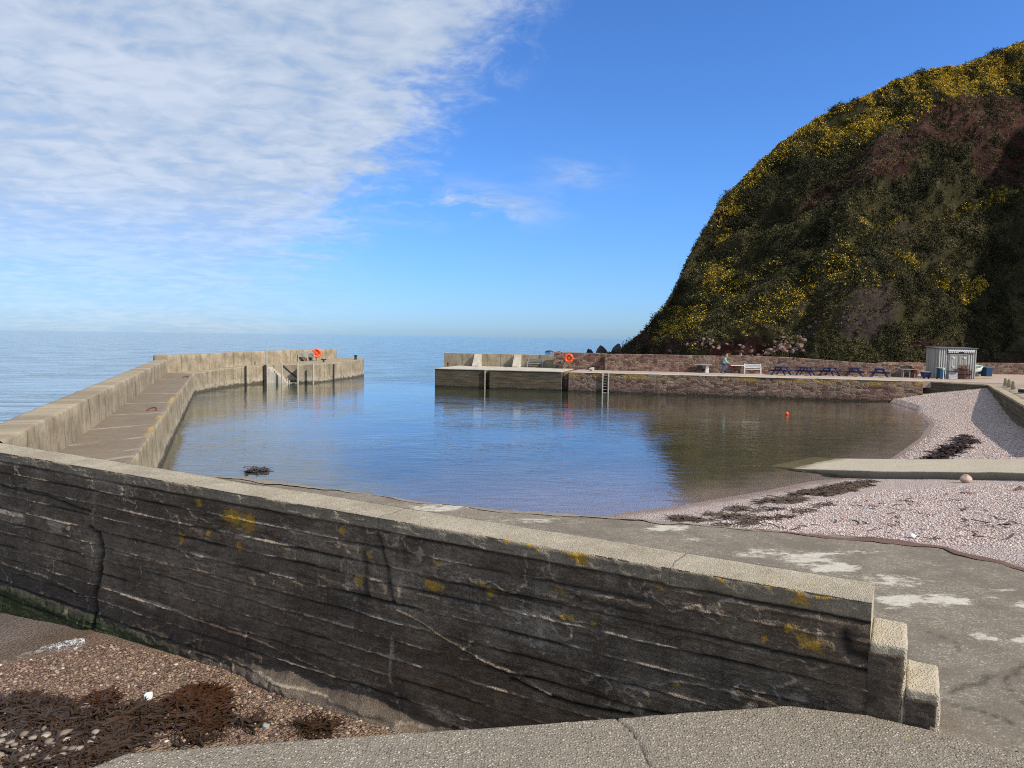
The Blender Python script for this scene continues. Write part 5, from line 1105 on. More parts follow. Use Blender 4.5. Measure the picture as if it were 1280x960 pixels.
pt = picnic_table()
labs = ['dark blue picnic table nearest the white bench', 'dark blue picnic table, second along from the white bench', 'dark blue picnic table in the middle of the row of five', 'dark blue picnic table, second from the shed end of the row', 'dark blue picnic table at the shed end of the row']
for i, (x, y, rz) in enumerate(((980, 469.3, 1.05), (1011, 469.8, 1.15), (1041.5, 470.3, 0.95), (1072.5, 470.9, 1.5), (1104.5, 471.9, 1.45))):
    o = pt if i == 0 else copy_tree(pt); p = foot(x, y); o.location = (p[0], p[1]+0.75, p[2]); o.rotation_euler = (0, 0, rz-0.26); tag(o, labs[i], 'picnic table', 'blue picnic tables in a row on the quay')
def garden_bench(mat, name='garden_bench'):
    t = root(name)
    b = MB(); [b.box((0, -0.20+k*0.11, 0.43), (1.5, 0.09, 0.03)) for k in range(5)]; b.build('seat', mat, t, bevel=0.005)
    b = MB(); [b.box((0, 0.30+0.02*k, 0.58+k*0.14), (1.5, 0.03, 0.10), (0.15, 0, 0)) for k in range(3)]; b.build('backrest', mat, t, bevel=0.005)
    for s in (-1, 1):
        b = MB(); b.box((s*0.72, -0.25, 0.31), (0.07, 0.07, 0.62)); b.build('leg', mat, t, bevel=0.006); b = MB(); b.bar((s*0.72, 0.26, 0), (s*0.72, 0.36, 0.95), 0.07, 0.07); b.build('leg', mat, t)
        b = MB(); b.box((s*0.72, 0.02, 0.64), (0.08, 0.62, 0.045)); b.build('armrest', mat, t, bevel=0.006)
    return t
o = garden_bench(M['white']); p = foot(942, 467.6); o.location = (p[0], p[1]+0.3, p[2]); o.rotation_euler = (0, 0, -0.26); tag(o, 'white wooden garden bench with slatted back on the stone quay', 'bench')
o = garden_bench(M['grey']); p = PY(382, 449.5, 80.6); p[2] = 1.97; o.location = p; o.scale = (1.25, 1.0, 1.0); o.rotation_euler = (0, 0, 1.15-0.6); tag(o, 'grey bench against the parapet of the breakwater head, beside the orange ring', 'bench')
o = garden_bench(M['grey']); p = np.array([*(backp(669, 73.2)), ZQ+0.09]); o.location = p; o.scale = (1.1, 1, 0.95); o.rotation_euler = (0, 0, -0.24); tag(o, 'grey weathered bench in the shade of the stone wall on the quay head', 'bench')
# stone table at the left of the row
t = root('stone_table', foot(881, 466.4)+np.array([0, 0.8, 0]), -0.26, 'grey slab table on a dark block and a white block', 'table')
b = MB(); b.box((0, 0, 0.76), (1.65, 0.75, 0.10)); b.build('table_top', M['grey'], t, bevel=0.02)
b = MB(); b.box((-0.30, 0.05, 0.355), (0.50, 0.50, 0.71)); b.build('pedestal', M['darkrock'], t, bevel=0.02); b = MB(); b.box((0.42, -0.05, 0.355), (0.34, 0.5, 0.71), taper=0.75); b.build('pedestal', M['white'], t, bevel=0.02)
# white table by the person
t = root('trestle_table', foot(924.5, 467.2)+np.array([0, 0.8, 0]), -0.26, 'narrow white topped table with thin red legs beside the standing person', 'table')
b = MB(); b.box((0, 0, 0.74), (1.20, 0.6, 0.06)); b.build('table_top', M['white'], t, bevel=0.01)
for sx in (-1, 1):
    for sy in (-1, 1): b = MB(); b.box((sx*0.45, sy*0.22, 0.355), (0.06, 0.06, 0.71)); b.build('leg', M['rust'] if sx < 0 else M['timber'], t)
# dark table with pale legs, in the gap before the shed
t = root('work_table', foot(1141, 472.6)+np.array([0, 0.8, 0]), -0.2, 'dark topped table with three pale legs between the stone wall and the shed', 'table')
b = MB(); b.box((0, 0, 0.74), (1.35, 0.7, 0.05)); b.build('table_top', M['grey'], t, bevel=0.01)
for x in (-0.45, 0.08, 0.50): b = MB(); b.box((x, -0.2, 0.355), (0.07, 0.07, 0.71)); b.build('leg', M['grey'], t)
for x in (-0.45, 0.50): b = MB(); b.box((x, 0.22, 0.355), (0.07, 0.07, 0.71)); b.build('leg', M['grey'], t)
# rusty heap of creels left of the shed
def creel(mat):
    t = root('lobster_creel'); b = MB(); b.box((0, 0, 0.03), (0.75, 0.5, 0.05)); b.build('base', M['dark'], t)
    b = MB(); pr = []
    for x in (-0.36, 0, 0.36):
        q = [(x, 0.24*math.cos(a), 0.05+0.36*math.sin(a)) for a in np.linspace(0, math.pi, 9)]
        for u, v in zip(q[:-1], q[1:]): b.tube(u, v, 0.016, n=6)
    for a in np.linspace(0, math.pi, 6): b.tube((-0.36, 0.24*math.cos(a), 0.05+0.36*math.sin(a)), (0.36, 0.24*math.cos(a), 0.05+0.36*math.sin(a)), 0.012, n=6)
    b.build('hoops', mat, t)
    m, nt, out = newmat('creel_net'); tc = opos(nt); s = sepz(nt, tc)
    w = nmath(nt, 'MAXIMUM', nmath(nt, 'ABSOLUTE', nmath(nt, 'SUBTRACT', nmath(nt, 'FRACT', nmath(nt, 'MULTIPLY', s.outputs[0], 12)), 0.5)), nmath(nt, 'ABSOLUTE', nmath(nt, 'SUBTRACT', nmath(nt, 'FRACT', nmath(nt, 'MULTIPLY', nmath(nt, 'ADD', s.outputs[1], s.outputs[2]), 12)), 0.5)))
    pb = N(nt, 'ShaderNodeBsdfPrincipled', {'Base Color': (0.12, 0.05, 0.035, 1), 'Roughness': 0.9, 'Alpha': maprange(nt, w, 0.37, 0.42, 0.05, 1)}); nt.links.new(pb.outputs[0], out.inputs[0])
    b = MB(); q = [(0.235*math.cos(a), 0.05+0.35*math.sin(a)) for a in np.linspace(0, math.pi, 9)]
    b.add([(x, y, z) for x in (-0.355, 0.355) for (y, z) in q], [(k, k+1, 10+k, 9+k) for k in range(8)]+[tuple(range(9)), tuple(range(17, 8, -1))]); b.build('netting', m, t)
    return t
cr = creel(M['rust']); lc = 'rust red lobster creel stacked against the front of the shed'
for i, (dx, dy, dz, rz) in enumerate(((0, 0, 0, 0), (0.72, 0.1, 0, 0.3), (0.15, 0.05, 0.42, 0.1), (0.80, 0.2, 0.42, -0.2), (0.5, 0.1, 0.84, 0.2))):
    o = cr if i == 0 else copy_tree(cr); p = foot(1198, 473.8); o.location = (p[0]+dx, p[1]-0.05+dy, p[2]+dz); o.rotation_euler = (0, 0, rz-0.2); tag(o, lc, 'creel', 'lobster creels by the shed')
# ------------------------------------------------------------------ the shed
s0 = foot(1172.5, 473.0); sd = root('boarded_shed', s0, -0.12, 'grey boarded shed with a carved white sign and double doors', 'shed')
SW, SDp, SHf, SHb = 3.05, 2.5, 2.72, 2.62
b = MB(); b.box((SW/2, SDp/2, SHf/2-0.03), (SW, SDp, SHf-0.06)); b.build('walls', M['planks'], sd)
b = MB(); n = int(SW/0.19)
for k in range(n+1): b.box((0.03+k*(SW-0.06)/n, -0.018, SHf/2-0.05), (0.055, 0.036, SHf-0.12))
b.build('battens', simple('pale_batten', (0.62, 0.60, 0.55), 0.8, 0.4, 3), sd)
b = MB(); b.box((SW/2, SDp/2, SHf-0.01), (SW+0.24, SDp+0.24, 0.07), (0.03, 0, 0)); b.build('roof', M['felt'], sd, bevel=0.01)
dr = MB(); dr.box((SW*0.53, -0.055, 1.05), (1.42, 0.03, 2.05)); d_ = dr.build('double_door', M['planks'], sd)
fm = MB(); [fm.box((SW*0.53+x, -0.075, 1.07), (0.07, 0.03, 2.16)) for x in (-0.75, 0.75, 0)]; fm.box((SW*0.53, -0.077, 2.13), (1.6, 0.034, 0.07)); fm.build('door_frame', M['grey'], d_)
for x, z in ((-0.45, 1.85), (0.45, 1.85), (-0.45, 1.05), (0.40, 1.05)): h = MB(); h.box((SW*0.53+x, -0.10, z), (0.16, 0.03, 0.12)); h.build('hinge', M['white'], d_)
sg = MB(); sg.box((SW*0.57, -0.07, 2.40), (2.22, 0.05, 0.40)); sgn = sg.build('sign_board', M['dark'], sd, bevel=0.01)
gl = MB(); x0 = SW*0.57-1.05; rr = random.Random(4)           # carved white letter-like zigzag: the words cannot be read in the photo
for k in range(15):
    x = x0+k*0.145
    gl.bar((x, -0.105, 2.56), (x+0.07, -0.105, 2.38), 0.02, 0.07); gl.bar((x+0.07, -0.108, 2.38), (x+0.14, -0.108, 2.56), 0.02, 0.07)
    if rr.random() < 0.55: gl.box((x+0.07, -0.103, 2.31), (0.09, 0.02, 0.07))
gl.build('carved_lettering', M['white'], sgn)
t = root('rubbish_bin', foot(1175.5, 473.9), 0.0, 'blue wheeled bin standing against the corner of the shed', 'bin')
b = MB(); b.box((0, 0, 0.50), (0.42, 0.46, 0.88), taper=1.15); b.build('body', M['bluebin'], t, bevel=0.02); b = MB(); b.box((0, 0, 0.975), (0.52, 0.56, 0.06), (0.06, 0, 0)); b.build('lid', M['grey'], t, bevel=0.02)
for sx in (-1, 1): b = MB(); b.tube((sx*0.16, 0.20, 0.08), (sx*0.22, 0.20, 0.08), 0.08, n=14); b.build('wheel', M['dark'], t)
t = root('marker_post', foot(1179, 474.3), 0, 'thin mint green post with a white cap in front of the blue bin', 'post'); b = MB(); b.tube((0, 0, 0), (0, 0, 0.86), 0.035, n=10); b.build('pole', M['mint'], t); b = MB(); b.box((0, 0, 0.90), (0.16, 0.12, 0.10)); b.build('cap', M['white'], t, bevel=0.01)
t = root('notice_stand', foot(1191, 474.4), -0.1, 'low pale grey patterned stand with a dark shelf in front of the shed', 'stand')
b = MB(); b.box((0, 0, 0.33), (0.72, 0.05, 0.62), (-0.1, 0, 0)); b.build('board', simple('mottled_board', (0.5, 0.5, 0.5), 0.8, 1.0, 9, dirt=0.8), t); b = MB(); b.box((0, 0.05, 0.71), (0.86, 0.4, 0.05)); b.build('shelf', M['dark'], t)
for sx in (-1, 1): b = MB(); b.box((sx*0.34, 0.16, 0.343), (0.05, 0.05, 0.684)); b.build('leg', M['grey'], t)
t = root('barrow', foot(1157, 473.2), -0.1, 'dark blue box barrow with a pale rim left of the shed', 'barrow')
b = MB(); b.box((0, 0, 0.36), (0.55, 0.5, 0.40), taper=1.25); b.build('tray', M['blue'], t, bevel=0.02); b = MB(); b.box((0, 0, 0.59), (0.74, 0.66, 0.04)); b.build('rim', M['grey'], t)
for sx in (-1, 1): b = MB(); b.tube((sx*0.2-0.03, -0.1, 0.13), (sx*0.2+0.03, -0.1, 0.13), 0.13, n=16); b.build('wheel', M['dark'], t)
t = root('net_heap', foot(1150, 472.9)+np.array([0, 1.0, 0]), 0, 'dark red bundle of fishing net behind the barrow', 'net'); o = rock_mesh('bundle', 0.45, 31, M['rust'], t, 3, (0.9, .8, 1.3), .5); o.location = (0, 0, 0.45)
# ------------------------------------------------------------------ boats laid up by the shed
def dinghy(hull, inner, L=2.7, W=1.25, H=0.5):
    t = root('dinghy'); n, m = 18, 13; V = []
    for i in range(n):
        f = i/(n-1); w = W/2*(math.sin(math.pi*min(1, 0.28+f*0.72))**0.6 if f < 0.999 else 0.05); k = 0.10*f*f
        for j in range(m):
            a = math.pi*j/(m-1); V.append(((f-0.5)*L, -w*math.cos(a)*1.0, H-(H-k)*math.sin(a)**0.55+0.10*f*f))
    G = np.array(V).reshape(n, m, 3); o = grid_mesh('hull', G, hull, t); md = o.modifiers.new('Solidify', 'SOLIDIFY'); md.thickness = 0.035
    b = MB()
    for j in (0, m-1):
        for i in range(n-1): b.tube(G[i, j], G[i+1, j], 0.035, n=6)
    b.build('gunwale', inner, t)
    tr = MB(); tr.add([tuple(G[0, j]+np.array([-0.012, 0, 0])) for j in range(m)]+[tuple(G[0, j]+np.array([0.03, 0, 0])) for j in range(m)], [tuple(range(m))[::-1], tuple(range(m, 2*m))]+[(j, j+1, m+j+1, m+j) for j in range(m-1)]+[(m-1, 0, m, 2*m-1)]); tr.build('transom', hull, t)
    for f in (0.3, 0.6): i = int(f*n); b = MB(); b.box((G[i, 0, 0], 0, H*0.72), (0.22, abs(G[i, 0, 1])*1.9, 0.03)); b.build('thwart', inner, t)
    return t
o = dinghy(M['mint'], M['white'], 2.1, 1.2, 0.62); p = foot(1227, 471.5); o.location = (p[0], p[1]+1.7, p[2]+0.30); o.rotation_euler = (0.35, 0, 0.1); tag(o, 'pale green and white dinghy propped on blocks just right of the shed', 'boat')
t = root('boat_chock', (p[0]-0.5, p[1]+1.7, p[2]), 0.1, 'dark timber chock holding up the pale dinghy', 'chock'); b = MB(); b.box((0, 0, 0.15), (0.3, 0.9, 0.30), taper=0.8); b.build('block', M['dark'], t); b = MB(); b.box((1.0, 0, 0.15), (0.3, 0.9, 0.30), taper=0.8); b.build('block', M['dark'], t)
o = dinghy(M['bluebin'], M['teal'], 2.0, 1.15, 0.75); p = foot(1246, 472); o.location = (p[0], p[1]+3.6, p[2]+0.10); o.rotation_euler = (0.1, 0, math.pi+0.1); tag(o, 'dark blue dinghy lying upright behind the pale dinghy', 'boat')
t = root('fish_box', foot(1253, 472.0)+np.array([0.1, 2.4, 0]), 0.1, 'tall blue plastic fish tub at the bow of the blue dinghy', 'tub'); b = MB(); b.box((0, 0, 0.42), (0.6, 0.7, 0.84), taper=1.1); b.build('tub', M['bluebin'], t, bevel=0.03); b = MB(); b.box((0, 0, 0.86), (0.70, 0.82, 0.06)); b.build('rim', M['teal'], t)
pl = None
for i, (x, y, L, dz, lab) in enumerate(((1226, 473.2, 2.1, 0.0, 'bleached timber plank lying on the ground in front of the pale dinghy'), (1229, 472.4, 1.7, 0.0, 'shorter bleached plank behind the longer one by the pale dinghy'))):
    p = foot(x, y); b = MB(); b.box((0, 0, 0.06), (L, 0.22, 0.10)); o = b.build('timber_plank', M['timber'], None, bevel=0.01); o.location = p; o.rotation_euler = (0, 0, 0.05-0.1*i); tag(o, lab, 'plank')
# ------------------------------------------------------------------ posts, box, cone stone, life rings, bollards, buoy
pp_ = None
for i, (x, y, lab) in enumerate(((1257, 482.8, 'squat concrete post farthest along the retaining wall'), (1261.6, 484.5, 'middle one of three squat concrete posts on the retaining wall'), (1266.6, 487.0, 'nearest of three squat concrete posts on the retaining wall'))):
    p = P(x, y, 1.80)
    if pp_ is None:
        pp_ = root('concrete_post'); b = MB(); b.lathe([(0.15, 0), (0.145, 0.3), (0.13, 0.52), (0.09, 0.60), (0.02, 0.625)], n=16); b.build('shaft', M['tan'], pp_, smooth=True); b = MB(); b.lathe([(0.22, -0.02), (0.22, 0.035), (0.155, 0.04)], n=16); b.build('base', M['pale'], pp_)
        o = pp_
    else: o = copy_tree(pp_)
    o.location = p; tag(o, lab, 'post', 'concrete posts along the retaining wall')
t = root('mooring_block', P(1279, 491, 1.76), 0.5, 'dark low block with a ledge on the harbour road at the right edge', 'block'); b = MB(); b.box((0, 0, 0.11), (0.5, 0.4, 0.22)); b.build('block', M['dark'], t, bevel=0.02); b = MB(); b.box((0.05, 0, 0.255), (0.66, 0.5, 0.06)); b.build('cap', M['pale'], t, bevel=0.01)
p = np.array([*(onlip(733)+QN*3.4), ZQ+0.04]); o = rock_mesh('white_stone', 0.27, 41, M['pale'], None, 3, (1.2, .8, .95), .3, 5); o.location = p+np.array([0, 0, 0.14]); tag(o, 'whitewashed pointed stone at the foot of the red wall by the life ring', 'stone')
def life_ring(label, loc, nrm, R=0.37, r=0.10, disc=True, tilt=0.0):
    t = root('life_ring', loc, 0, label, 'life ring'); q = Vector(nrm).to_track_quat('Z', 'Y').to_matrix().to_4x4()
    b = MB(); b.torus(R-r*0.6, r, q, 36, 14); b.build('ring', M['orange'], t, smooth=True)
    b = MB()
    for k in range(4):
        a = k*math.pi/2+0.785; T = q @ Matrix.Rotation(a, 4, 'Z') @ Matrix.Translation((R-r*0.6, 0, 0)) @ Matrix.Rotation(math.pi/2, 4, 'X'); b.torus(r*1.02, 0.015, T @ Matrix.Scale(1, 4), 16, 6)
    b.build('reflective_band', simple('silver_tape', (0.75, 0.6, 0.55), 0.4, 0.1), t)
    b = MB(); b.lathe([(R*0.98, -0.10), (R*0.98, -0.06), (0.16, -0.045), (0.15, 0.03), (0.11, 0.06), (0.01, 0.07)], n=28, M=q); b.build('backing_disc', M['orange'], t, smooth=False)
    b = MB(); b.tube(q @ Vector((0, 0, -0.09)), q @ Vector((0, 0, -0.42)), 0.05, n=8); b.build('bracket', M['steel'], t)
    return t
rl0 = rearline(711, 712, 0.12)[0]
_q = PY(711, 447.6, 71.0); life_ring('orange life ring in its holder on the red stone wall', (_q[0], rl0[1]-0.42, _q[2]), (-0.25, -1, 0), 0.42, 0.11)
_p = PY(395.5, 441.3, 82.2); life_ring('orange life ring on the parapet at the head of the breakwater', _p, (0.45, -0.85, 0), 0.50, 0.13)
t = root('ring_post', (_p[0]-0.15, _p[1]+0.42, 1.9), 0, 'short post carrying the orange ring on the breakwater', 'post'); b = MB(); b.tube((0, 0, 0), (0, 0, 1.35), 0.05, n=10); b.build('shaft', M['dark'], t)
t = root('marker_board', (_p[0]-0.75, _p[1]+0.3, 1.92), 0.5, 'small green and white notice between the grey bench and the orange ring', 'sign'); b = MB(); b.tube((0, 0, 0), (0, 0, 0.9), 0.03, n=8); b.build('pole', M['dark'], t); b = MB(); b.box((0, -0.04, 0.55), (0.34, 0.03, 0.5)); b.build('panel', simple('green_panel', (0.04, 0.22, 0.06), 0.5, 0.2), t)
b = MB(); b.box((0, -0.06, 0.42), (0.22, 0.012, 0.16)); b.build('white_patch', M['white'], t)
def bollard(label, p, s=1.0):
    t = root('bollard', p, 0, label, 'bollard'); b = MB(); b.lathe([(0.20*s, 0), (0.15*s, 0.06*s), (0.13*s, 0.30*s), (0.14*s, 0.36*s)], n=18); b.build('shaft', M['dark'], t, smooth=True)
    b = MB(); b.lathe([(0.14*s, 0.36*s), (0.22*s, 0.40*s), (0.22*s, 0.46*s), (0.12*s, 0.50*s), (0.01, 0.51*s)], n=18); b.build('cap', M['dark'], t, smooth=True); return t
_b1 = PY(444.5, 447.6, 85.0); bollard('black iron bollard at the outer tip of the breakwater head', (_b1[0], _b1[1], 2.0), 1.05)
_b2 = PY(404.5, 448, 78.0); t = root('mooring_cleat', (_b2[0], _b2[1], 1.93), 0.2, 'black iron cleat on the breakwater head below the orange ring', 'cleat'); b = MB(); b.box((0, 0, 0.10), (0.20, 0.18, 0.2)); b.build('base', M['dark'], t, bevel=0.02); b = MB(); b.tube((-0.30, 0, 0.26), (0.30, 0, 0.28), 0.07, 0.055, n=12); b.build('horn', M['dark'], t)
_c = PY(560, 457.0, 74.5); t = root('mooring_ring', (_c[0], _c[1], ZQ+0.09), 0, 'small rusty mooring post by the end of the concrete parapet', 'post'); b = MB(); b.lathe([(0.12, 0), (0.10, 0.25), (0.14, 0.28), (0.10, 0.34)], n=14); b.build('shaft', M['rust'], t)
for (x, y, lab) in ((232, 471.5, 'dark iron mooring ring on the deck of the breakwater near its bend'), (190, 512, 'dark iron mooring ring midway along the breakwater deck')):
    p = P(x, y, ZD+0.05); o = MB().torus(0.18, 0.035, Matrix.Rotation(0.4, 4, 'X'), 20, 8).build('mooring_ring', M['rust'], None, smooth=True); o.location = p; tag(o, lab, 'mooring ring')
_u = P(983.5, 518.5, 0); t = root('buoy', _u, 0, 'small orange mooring buoy floating in the dark reflection of the cliff', 'buoy'); b = MB(); b.lathe([(0.02, -0.10), (0.15, -0.05), (0.19, 0.08), (0.16, 0.22), (0.07, 0.31), (0.05, 0.36), (0.01, 0.37)], n=20); b.build('float', M['orange'], t, smooth=True); b = MB(); b.torus(0.045, 0.012, Matrix.Translation((0, 0, 0.40)) @ Matrix.Rotation(1.57, 4, 'X'), 12, 6); b.build('eye', M['dark'], t); t.scale = (0.62,)*3
# ------------------------------------------------------------------ the person
def skin_mesh(name, joints, edges, mat, parent, sub=2, rootv=0):
    me = bpy.data.meshes.new(name); me.from_pydata([j[0] for j in joints], edges, []); o = link(name, me, mat, None)
    o.modifiers.new('Skin', 'SKIN'); o.modifiers.new('Sub', 'SUBSURF').levels = sub; o.modifiers['Sub'].render_levels = sub
    for i, j in enumerate(joints):
        r = j[1]; me.skin_vertices[0].data[i].radius = r if isinstance(r, tuple) else (r, r)
    me.skin_vertices[0].data[rootv].use_root = True
    dg = bpy.context.evaluated_depsgraph_get(); dg.update(); m2 = bpy.data.meshes.new_from_object(o.evaluated_get(dg)); bpy.data.objects.remove(o)
    for p in m2.polygons: p.use_smooth = True
    m2.name = name; m2.materials.clear(); return link(name, m2, mat, parent)
def person(loc, rz):
    t = root('person', loc, rz, 'person in a mint green top and blue jeans standing bent over the white table', 'person')
    J = [((0, 0, .93), (.145, .11)), ((0, -.02, 1.06), (.13, .10)), ((0, -.08, 1.24), (.15, .105)), ((0, -.14, 1.38), (.13, .09)), ((0, -.19, 1.47), .055), ((0, -.23, 1.53), .06), ((0, -.255, 1.60), (.075, .095)), ((0, -.27, 1.68), (.07, .088)),
         ((.09, 0, .86), .095), ((.10, -.02, .48), .062), ((.11, .03, .09), .043), ((.11, -.10, .04), .04), ((.11, -.19, .03), .03),
         ((-.09, 0, .86), .095), ((-.11, .04, .48), .062), ((-.13, .10, .09), .043), ((-.13, -.02, .04), .04), ((-.13, -.11, .03), .03),
         ((.19, -.12, 1.39), .058), ((.25, -.20, 1.13), .045), ((.20, -.42, 1.00), .034), ((.19, -.49, .97), (.034, .018)),
         ((-.19, -.12, 1.39), .058), ((-.25, -.20, 1.13), .045), ((-.18, -.42, .99), .034), ((-.17, -.49, .96), (.034, .018))]
    E = [(0, 1), (1, 2), (2, 3), (3, 4), (4, 5), (5, 6), (6, 7), (0, 8), (8, 9), (9, 10), (10, 11), (11, 12), (0, 13), (13, 14), (14, 15), (15, 16), (16, 17), (3, 18), (18, 19), (19, 20), (20, 21), (3, 22), (22, 23), (23, 24), (24, 25)]
    body = skin_mesh('body', J, E, M['skin'], t)
    g = lambda k, s=1.0, a=.014: (J[k][0], tuple(r*s+a for r in (J[k][1] if isinstance(J[k][1], tuple) else (J[k][1],)*2)))
    top = [g(0, 1.0, .03), g(1, 1, .03), g(2, 1, .025), g(3, 1, .022), g(18, 1, .018), g(19, 1, .018), ((.21, -.38, 1.02), .045), g(22, 1, .018), g(23, 1, .018), ((-.19, -.38, 1.01), .045), ((0, -.17, 1.44), .07)]
    skin_mesh('top', top, [(0, 1), (1, 2), (2, 3), (3, 4), (4, 5), (5, 6), (3, 7), (7, 8), (8, 9), (3, 10)], M['jacket'], t)
    leg = [g(0, .95, .012), g(8, 1, .014), g(9, 1, .018), ((.11, .03, .12), .062), g(13, 1, .014), g(14, 1, .018), ((-.13, .10, .12), .062)]
    skin_mesh('jeans', leg, [(0, 1), (1, 2), (2, 3), (0, 4), (4, 5), (5, 6)], M['jeans'], t)
    for s, q in ((1, (.11, .03)), (-1, (-.13, .10))): b = MB(); b.box((q[0], q[1]-.08, .045), (.10, .28, .09), taper=.8); b.build('shoe', M['dark'], t, bevel=.03, seg=3)
    bm = bmesh.new(); bmesh.ops.create_uvsphere(bm, u_segments=20, v_segments=14, radius=1.0)
    for v in bm.verts: v.co = Vector((v.co.x*.092, v.co.y*.112, v.co.z*.10))
    bmesh.ops.delete(bm, geom=[v for v in bm.verts if v.co.z < -.045 and True or (v.co.y < -.075 and v.co.z < .035)], context='VERTS')
    me = bpy.data.meshes.new('hair'); bm.to_mesh(me); bm.free(); h = link('hair', me, M['hair'], t); h.location = (0, -.245, 1.685); h.rotation_euler = (.25, 0, 0)
    for s in (-1, 1):
        fb = MB(); fb.lathe([(.006, -.012), (.012, 0), (.006, .012)], (s*.032, -.352, 1.655), 8); fb.build('eye', M['dark'], t, smooth=True); fb = MB(); fb.box((s*.082, -.25, 1.635), (.018, .035, .06)); fb.build('ear', M['skin'], t, bevel=.008)
        w = J[21][0] if s > 0 else J[25][0]
        for k in range(4):
            x = w[0]+(-.027+.018*k); l = (.9, 1.0, 1.08, .95)[k]
            skin_mesh('finger', [((x, w[1]+.005, w[2]), .010), ((x, w[1]-.045*l, w[2]-.002), .009), ((x, w[1]-.075*l, w[2]-.018), .008), ((x, w[1]-.092*l, w[2]-.038), .007)], [(0, 1), (1, 2), (2, 3)], M['skin'], body, 1)
        skin_mesh('thumb', [((w[0]-s*.02, w[1]+.035, w[2]), .011), ((w[0]-s*.045, w[1]-.005, w[2]-.008), .010), ((w[0]-s*.05, w[1]-.035, w[2]-.018), .008)], [(0, 1), (1, 2)], M['skin'], body, 1)
    b = MB(); b.add([(0, -.345, 1.66), (-.012, -.345, 1.625), (.012, -.345, 1.625), (0, -.375, 1.628)], [(0, 1, 3), (0, 3, 2), (1, 2, 3)]); b.build('nose', M['skin'], t)
    b = MB(); b.box((0, -.345, 1.595), (.045, .012, .010)); b.build('mouth', M['rust'], t)
    return t
_f = foot(906.5, 467.0); person((_f[0], _f[1]+0.55, _f[2]), math.radians(70))
# ================================================================== sky, sun, camera
SUN_EL, SUN_AZ = math.radians(38), math.radians(-29.9)          # azimuth from +X, towards the camera's right shoulder
wd = bpy.data.worlds.new('World'); SC.world = wd; wd.use_nodes = True; nt = wd.node_tree; nt.nodes.clear()
out = N(nt, 'ShaderNodeOutputWorld')
SKY = N(nt, 'ShaderNodeTexSky', sky_type='NISHITA'); SKY.sun_disc = False; SKY.sun_elevation = SUN_EL
sx, sy = math.cos(SUN_AZ), math.sin(SUN_AZ); SKY.sun_rotation = math.atan2(sx, sy); SKY.air_density = 1.0; SKY.dust_density = 0.4; SKY.ozone_density = 2.6; SKY.altitude = 0
STR = 0.10
g = N(nt, 'ShaderNodeTexCoord').outputs['Generated']; s = N(nt, 'ShaderNodeSeparateXYZ', {0: g})
dx, dy, dz = s.outputs
fy = nmath(nt, 'MAXIMUM', dy, 0.06); az = nmath(nt, 'DIVIDE', dx, fy); el = nmath(nt, 'DIVIDE', dz, fy)     # bearings of the cloud sheet's edge
hz = nmath(nt, 'ADD', nmath(nt, 'MAXIMUM', dz, 0.0), 0.16)
pl = N(nt, 'ShaderNodeCombineXYZ', {0: nmath(nt, 'DIVIDE', dx, hz), 1: nmath(nt, 'DIVIDE', dy, hz), 2: 0.0}).outputs[0]      # the sheet seen from below
rp = N(nt, 'ShaderNodeMapping', {'Vector': pl, 'Rotation': (0, 0, math.radians(25)), 'Scale': (1.0, 1.0, 1.0)}).outputs[0]
wob = noise(nt, pl, 2.4, 6, 0.66, 0.5)
edge = nmath(nt, 'SUBTRACT', nmath(nt, 'ADD', -0.20, nmath(nt, 'MULTIPLY', nmath(nt, 'SUBTRACT', el, 0.13), 0.80)), az)
edge = nmath(nt, 'ADD', edge, nmath(nt, 'MULTIPLY', nmath(nt, 'SUBTRACT', wob, 0.5), 0.34)); edge = nmath(nt, 'ADD', edge, nmath(nt, 'MULTIPLY', nmath(nt, 'SUBTRACT', noise(nt, pl, 9.0, 6, 0.7, 0.6), 0.5), 0.26))
mass = maprange(nt, edge, -0.03, 0.17)
mot = noise(nt, N(nt, 'ShaderNodeMapping', {'Vector': pl, 'Rotation': (0, 0, math.radians(-30)), 'Scale': (1.0, 1.35, 1)}).outputs[0], 8.0, 5, 0.55, 0.4)
mot2 = noise(nt, rp, 2.6, 6, 0.6, 0.4)
tex = nmath(nt, 'ADD', nmath(nt, 'MULTIPLY', mot, 0.55), nmath(nt, 'MULTIPLY', mot2, 0.55))
thick = maprange(nt, nmath(nt, 'ADD', tex, nmath(nt, 'MULTIPLY', mass, 0.20)), 0.48, 0.74)
fac = nmath(nt, 'MULTIPLY', nmath(nt, 'MULTIPLY', mass, maprange(nt, el, 0.02, 0.24, 0.45, 1)), nmath(nt, 'ADD', 0.52, nmath(nt, 'MULTIPLY', thick, 0.36)))
# the small loose cloud over the harbour mouth and the long bars low in the left
def lens(cx, cz, rx, rz): return N(nt, 'ShaderNodeMath', {0: 2.718, 1: nmath(nt, 'MULTIPLY', nmath(nt, 'ADD', nmath(nt, 'POWER', nmath(nt, 'ABSOLUTE', nmath(nt, 'DIVIDE', nmath(nt, 'SUBTRACT', az, cx), rx)), 2.0), nmath(nt, 'POWER', nmath(nt, 'ABSOLUTE', nmath(nt, 'DIVIDE', nmath(nt, 'SUBTRACT', el, cz), rz)), 2.0)), -1.0)}, operation='POWER').outputs[0]
wisp = noise(nt, pl, 2.6, 7, 0.66, 0.6)
sm = nmath(nt, 'ADD', lens(-0.04, 0.178, 0.085, 0.022), nmath(nt, 'ADD', nmath(nt, 'MULTIPLY', lens(0.085, 0.225, 0.06, 0.02), 0.6), nmath(nt, 'MULTIPLY', lens(-0.15, 0.185, 0.10, 0.03), 0.7)))
